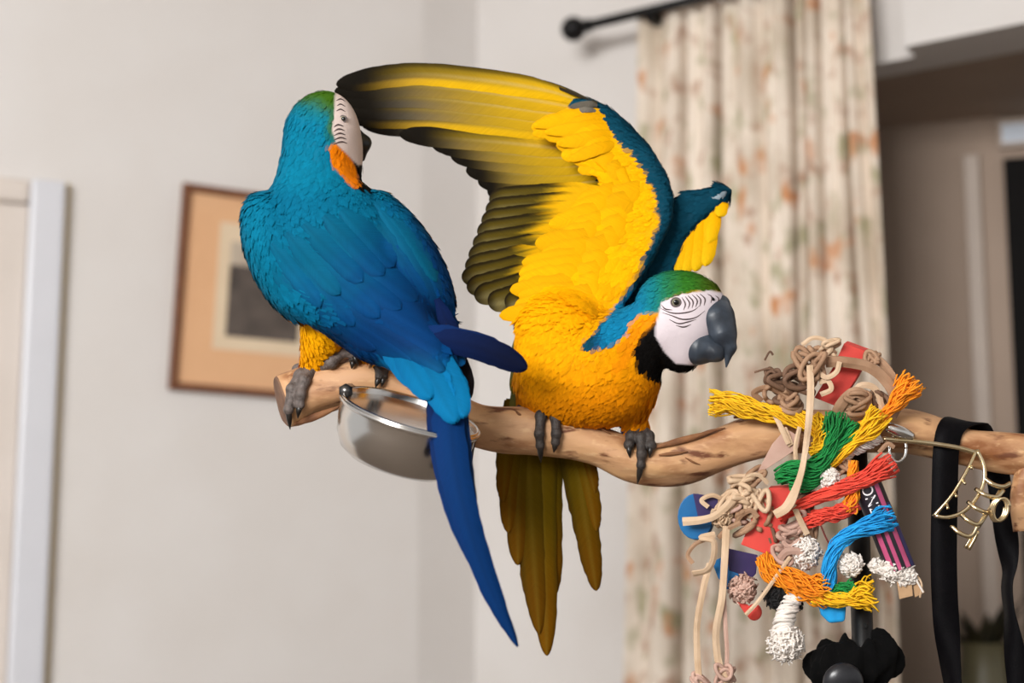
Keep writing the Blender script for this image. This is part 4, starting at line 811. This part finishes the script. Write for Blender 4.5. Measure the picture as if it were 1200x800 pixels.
rope([(972, 692, -52, 8), (972, 668, -62, 8), (980, 640, -68, 8), (1002, 622, -70, 9), (1026, 613, -70, 12), (1048, 604, -68, 15)], B_, 34, fray=.25, twist=1.2)
rope([(893, 652, -46, 9), (905, 668, -52, 13), (930, 682, -56, 14), (952, 690, -56, 17), (972, 690, -54, 18)], O_, 36, fray=.15, twist=.5)
rope([(952, 700, -56, 7), (975, 702, -62, 8), (995, 702, -64, 9), (1012, 698, -62, 17), (1024, 696, -60, 20)], Y_, 34, fray=.3, twist=.6)
rope([(972, 700, -52, 6), (985, 692, -58, 8), (1002, 687, -56, 7)], G_, 18, fray=.3, twist=.6)
rope([(934, 694, -50, 8), (924, 712, -54, 10), (918, 730, -54, 10), (918, 745, -54, 10)], Wt, 20, twist=2.2, sr=2.4)
part('cotton_tuft', fluff((921, 754, -52), 22, 300, 14, 1), Wt); part('cotton_tuft', fluff((944, 648, -50), 20, 260, 10, 2), Wt); part('cotton_tuft', fluff((997, 662, -56), 15, 240, 7, 3), Wt); part('cotton_tuft', fluff((972, 560, -60), 13, 200, 6, 14), Wt)
part('cotton_tuft', fluff((870, 690, -40), 18, 200, 9, 15), Lpk); part('black_pompom', fluff((911, 698, -46), 15, 260, 10, 4), Bk); part('cotton_tuft', fluff((846, 605, -46), 14, 200, 8, 5), Lp)
part('black_pompom', fluff((931, 708, -42), 10, 160, 6, 6), Bk)
# wooden pieces
prism([(989, 402), (1019, 413), (1003, 444), (982, 477), (954, 466), (975, 432)], -30, -16, 'painted_block', Rw, skew=(4, -3))
prism([(900, 572), (930, 570), (926, 600), (905, 652), (868, 638), (884, 600)], -46, -32, 'painted_block', Rw, skew=(3, -3))
prism([(815 + 21 * math.cos(a) , 605 + 27 * math.sin(a)) for a in np.linspace(0, 2 * math.pi, 22, endpoint=False)], -40, -24, 'painted_disc', Bw, skew=(2, 1)); prism([(812, 578), (846, 582), (842, 606), (818, 606)], -42, -38, 'painted_chip', Pw)
prism([(852, 642), (888, 650), (886, 672), (866, 692), (850, 690)], -34, -20, 'painted_block', Pw); prism([(834, 658), (852, 650), (858, 690), (842, 678)], -38, -28, 'painted_chip', Bw); prism([(854, 668), (866, 672), (864, 690), (850, 690)], -40, -34, 'painted_chip', Bw)
blob('painted_bead', [(('e', (884, 717, -40), (9, 10, 9)), 1)], Rw, toy, 1.2); prism([(862, 703), (876, 708), (884, 716), (874, 720)], -42, -34, 'painted_chip', Rw, .5)
prism([(957, 703), (992, 706), (990, 728), (972, 730), (962, 720)], -48, -26, 'painted_disc', B_, 3)
# leather
prism([(886, 556), (905, 520), (921, 502), (938, 512), (936, 524), (916, 538), (900, 548)], -45, -42, 'leather_flap', Lpk, .4)
prism([(912, 502), (922, 500), (930, 520), (924, 524)], -48, -46, 'leather_flap', Lp, .4)
def strip_(path, w, m, th=3.2, n=30, name='leather_strip', **kw): return part(name, ribbon(path, w * .85, th * .8, n * 2, **kw), m)
strip_([(949, 428, -62), (950, 460, -72), (947, 500, -80), (941, 545, -84), (932, 575, -84), (922, 594, -80), (908, 603, -76)], 10, Lp, wprof=[.9, 1, 1, .9, .8, 1, 1.5, 1.2], rolls=[0, .2, -.2, .4, .5, .2])
strip_([(937, 500, -56), (932, 525, -58), (934, 560, -58), (928, 585, -58)], 6, Lp, n=18)
strip_([(968, 424, -44), (990, 424, -52), (1018, 430, -52), (1038, 446, -50), (1048, 466, -48), (1042, 488, -46)], 15, Lt, 5, rolls=[.2, .4, .1, -.2, -.2])
strip_([(1012, 416, -34), (1032, 424, -34), (1048, 446, -34), (1054, 470, -34), (1046, 488, -36)], 12, Lt, 4, rolls=[0, .3, 0, -.3])
strip_([(976, 500, -40), (984, 476, -52), (1000, 460, -56), (1014, 466, -54), (1016, 488, -50)], 15, Lt, 4, rolls=[.3, 0, -.4, .2]); strip_([(990, 490, -44), (996, 470, -50), (1008, 452, -50), (1026, 456, -48), (1034, 480, -46)], 9, Lp, 3)
for c, R, r, sd_, m in (((948, 426, -50), 19, 4.2, 1, Lt), ((957, 416, -44), 16, 3.8, 2, Lt), ((972, 408, -40), 12, 3.4, 3, Lp), ((936, 446, -46), 18, 4.2, 4, Ld), ((918, 458, -40), 20, 4.2, 5, Ld), ((926, 470, -44), 14, 3.8, 6, Lt), ((1005, 472, -50), 15, 3.8, 7, Lt), ((1022, 420, -34), 9, 3, 8, Lt),
                        ((868, 574, -46), 18, 4, 9, Lp), ((886, 590, -46), 18, 4, 10, Lp), ((876, 612, -44), 16, 4, 11, Lt), ((852, 590, -46), 15, 3.6, 12, Lp), ((932, 606, -50), 15, 3.8, 13, Lpk), ((925, 630, -50), 15, 3.8, 14, Lpk), ((948, 622, -46), 14, 3.6, 15, Lt), ((914, 652, -50), 14, 3.6, 16, Lpk), ((884, 560, -40), 14, 3.6, 17, Lt), ((905, 440, -34), 9, 2.6, 18, Ld)):
    part('leather_knot', tangle(c, R, 5, r, sd_), m)
strip_([(892, 470, -34), (884, 460, -38), (900, 454, -42), (918, 462, -44), (930, 474, -44)], 9, Lt, 3.5)
strip_([(800, 611, -56), (822, 609, -60), (838, 604, -60), (852, 592, -60), (862, 578, -56)], 11, Lp, 4, wprof=[1.1, 1, .9, 1, .8])
strip_([(838, 626, -56), (822, 630, -58), (836, 634, -60), (836, 654, -60), (828, 668, -58), (812, 672, -54)], 9, Lp, 4, n=34)
strip_([(832, 660, -54), (824, 690, -56), (817, 730, -56), (817, 765, -56), (820, 805, -54)], 9, Lp, 3.5, rolls=[.2, -.3, .4])
strip_([(851, 616, -54), (849, 660, -56), (846, 700, -56), (839, 740, -56), (842, 775, -56), (852, 800, -54)], 10, Lp, 3.5, rolls=[0, .4, -.4, .3]); strip_([(812, 660, -50), (806, 650, -50), (814, 638, -52), (826, 632, -54)], 6, Lt, 3)
strip_([(848, 690, -50), (850, 730, -50), (852, 770, -50), (848, 805, -50)], 6, Lpk, 2.5, n=16)
for sd_, c in ((31, (850, 790, -52)), (32, (822, 800, -50))): part('leather_knot', tangle(c, 12, 4, 3.2, sd_), Lpk)
strip_([(926, 652, -62), (905, 682, -64), (888, 705, -64), (874, 720, -62)], 5.5, Lp, 3, n=16)
strip_([(930, 592, -66), (938, 610, -66), (946, 626, -64)], 8, Lp, 3, n=12)
strip_([(914, 654, -60), (922, 646, -66), (936, 646, -66), (946, 654, -60)], 10, Lpk, 4, n=16)
strip_([(962, 616, -66), (968, 630, -66), (976, 645, -64)], 2.5, mat('red_stick', '#6e2a22', .6, var='#5c221c', vscale=30), 2, n=8, name='stick')
strip_([(896, 422, -38), (902, 412, -40), (906, 416, -40)], 3, Ld, 2, n=8); strip_([(884, 436, -36), (900, 432, -38), (914, 436, -38)], 3, Ld, 2, n=8)
V, Fc = tube([(1052 + 10 * math.cos(a), 525 + 16 * math.sin(a), -36 - 3 * math.sin(a), 2.2) for a in np.linspace(0, 2 * math.pi, 25)], 50, 8); part('steel_ring', (V, Fc), M_steel)
part('steel_link', tube([(1040, 500, -40, 6), (1056, 506, -42, 7), (1070, 512, -38, 5)], 10, 10), M_steel)
# wrapped paper roll with lettering
M_blk = mat('black_print_paper', '#17131a', .4, var='#1f1a22', vscale=20); M_pnk = mat('pink_print_paper', '#c4557e', .45, var='#a83f68', vscale=20); M_nvy = mat('navy_print_paper', '#2a2a5e', .45, var='#353063', vscale=20); M_wtp = mat('white_print', '#ece6e6', .5, var='#e2dada', vscale=10)
ra, rb = np.array([1014, 562, -44.0]), np.array([1056, 668, -48.0]); rax = (rb - ra) / np.linalg.norm(rb - ra); rs = np.cross(rax, [0, 0, -1.0]); rs /= np.linalg.norm(rs); rn = np.cross(rs, rax); RR = 17.0
if rs[0] < 0: rs = -rs
if rn[2] > 0: rn = -rn
def onroll(a, ang, r): return ra + rax * a + (rs * math.sin(ang) + rn * math.cos(ang)) * r
LR = np.linalg.norm(rb - ra)
def rollpatch(a0, a1, g0, g1, r, n=10, m_=8):
    V = np.array([onroll(a0 + (a1 - a0) * i / m_, g0 + (g1 - g0) * j / n, r) for i in range(m_ + 1) for j in range(n + 1)]); return V, [(i * (n + 1) + j, i * (n + 1) + j + 1, (i + 1) * (n + 1) + j + 1, (i + 1) * (n + 1) + j) for i in range(m_) for j in range(n)]
part('paper_roll', rollpatch(0, LR, 0, 2 * math.pi, RR, 28), M_blk)
part('printed_stripe', rollpatch(0, LR, .42, .80, RR + .3), M_pnk); part('printed_stripe', rollpatch(LR * .35, LR, -.15, .12, RR + .3), M_pnk); part('printed_stripe', rollpatch(LR * .45, LR, -.8, -.4, RR + .3), M_pnk); part('printed_stripe', rollpatch(LR * .3, LR, .86, 1.7, RR + .3), M_nvy)
fc = bpy.data.curves.new('lettering', 'FONT'); fc.body = 'ONL'; fc.size = 1.0; tmp = bpy.data.objects.new('lettering_tmp', fc); COL.objects.link(tmp)
dg = bpy.context.evaluated_depsgraph_get(); tme = bpy.data.meshes.new_from_object(tmp.evaluated_get(dg)); tv = np.array([v.co[:] for v in tme.vertices]); tf = [tuple(p.vertices) for p in tme.polygons]
bpy.data.objects.remove(tmp); bpy.data.curves.remove(fc)
tv[:, 0] -= tv[:, 0].min(); sc2 = 34 / tv[:, 0].max(); sy = 13 / tv[:, 1].max()
part('lettering', (np.array([onroll(7 + x * sc2, -.5 + y * sy / RR, RR + .5) for x, y, z in tv]), tf), M_wtp)
part('cotton_tuft', fluff((1046, 668, -52), 15, 220, 9, 21), Wt); part('cotton_tuft', fluff((1062, 676, -50), 13, 200, 9, 22), Wt); part('cotton_tuft', fluff((1027, 663, -46), 9, 120, 7, 23), Wt)
M_card = mat('cardboard', '#b8946f', .8, var='#a98460', vscale=20)
prism([(1050, 676), (1068, 676), (1070, 698), (1054, 702)], -56, -48, 'cardboard_end', M_card, .6); prism([(1068, 672), (1074, 676), (1084, 694), (1072, 700)], -52, -46, 'cardboard_end', M_card, .6)
strip_([(1066, 662, -50), (1072, 676, -54), (1082, 694, -54)], 2.5, Wt, 2, n=10, name='paper_string'); strip_([(1072, 670, -48), (1080, 684, -52), (1078, 700, -52)], 2.5, Lp, 2, n=10, name='paper_string')
for pts, w, m in (([(955, 432, -52), (968, 442, -58), (980, 436, -58), (984, 424, -54)], 7, Lp), ([(940, 404, -44), (952, 396, -46), (966, 398, -46), (974, 408, -44), (966, 416, -44)], 6, Lp), ([(962, 462, -54), (974, 456, -58), (970, 446, -56), (960, 448, -54)], 7, Lp), ([(900, 566, -48), (888, 556, -52), (874, 560, -54), (868, 574, -54), (880, 582, -54)], 6, Lp),
                  ([(846, 584, -46), (834, 580, -50), (822, 586, -50), (830, 594, -50)], 6, Lp), ([(862, 616, -50), (868, 604, -56), (880, 598, -56), (888, 606, -54)], 7, Lt), ([(842, 630, -50), (852, 620, -54), (868, 612, -54)], 7, Lt), ([(938, 632, -56), (926, 640, -58), (918, 634, -58), (922, 622, -56)], 6, Lpk), ([(1030, 530, -46), (1040, 520, -48), (1048, 524, -46)], 6, Lt), ([(905, 480, -46), (915, 500, -50), (924, 520, -50)], 7, Lp)):
    strip_(pts, w, m, 3, n=14)
for c, R, r, sd_, m in (((896, 600, -40), 16, 3.6, 41, Lt), ((940, 590, -44), 14, 3.4, 42, Ld), ((860, 602, -42), 14, 3.4, 43, Lpk), ((985, 545, -42), 13, 3.2, 44, Lt), ((1030, 470, -40), 12, 3.4, 45, Ld), ((955, 440, -42), 14, 3.6, 46, Lt), ((905, 462, -36), 14, 3.6, 47, Lt), ((900, 628, -38), 12, 3.2, 48, Ld)):
    part('leather_knot', tangle(c, R, 5, r, sd_), m)
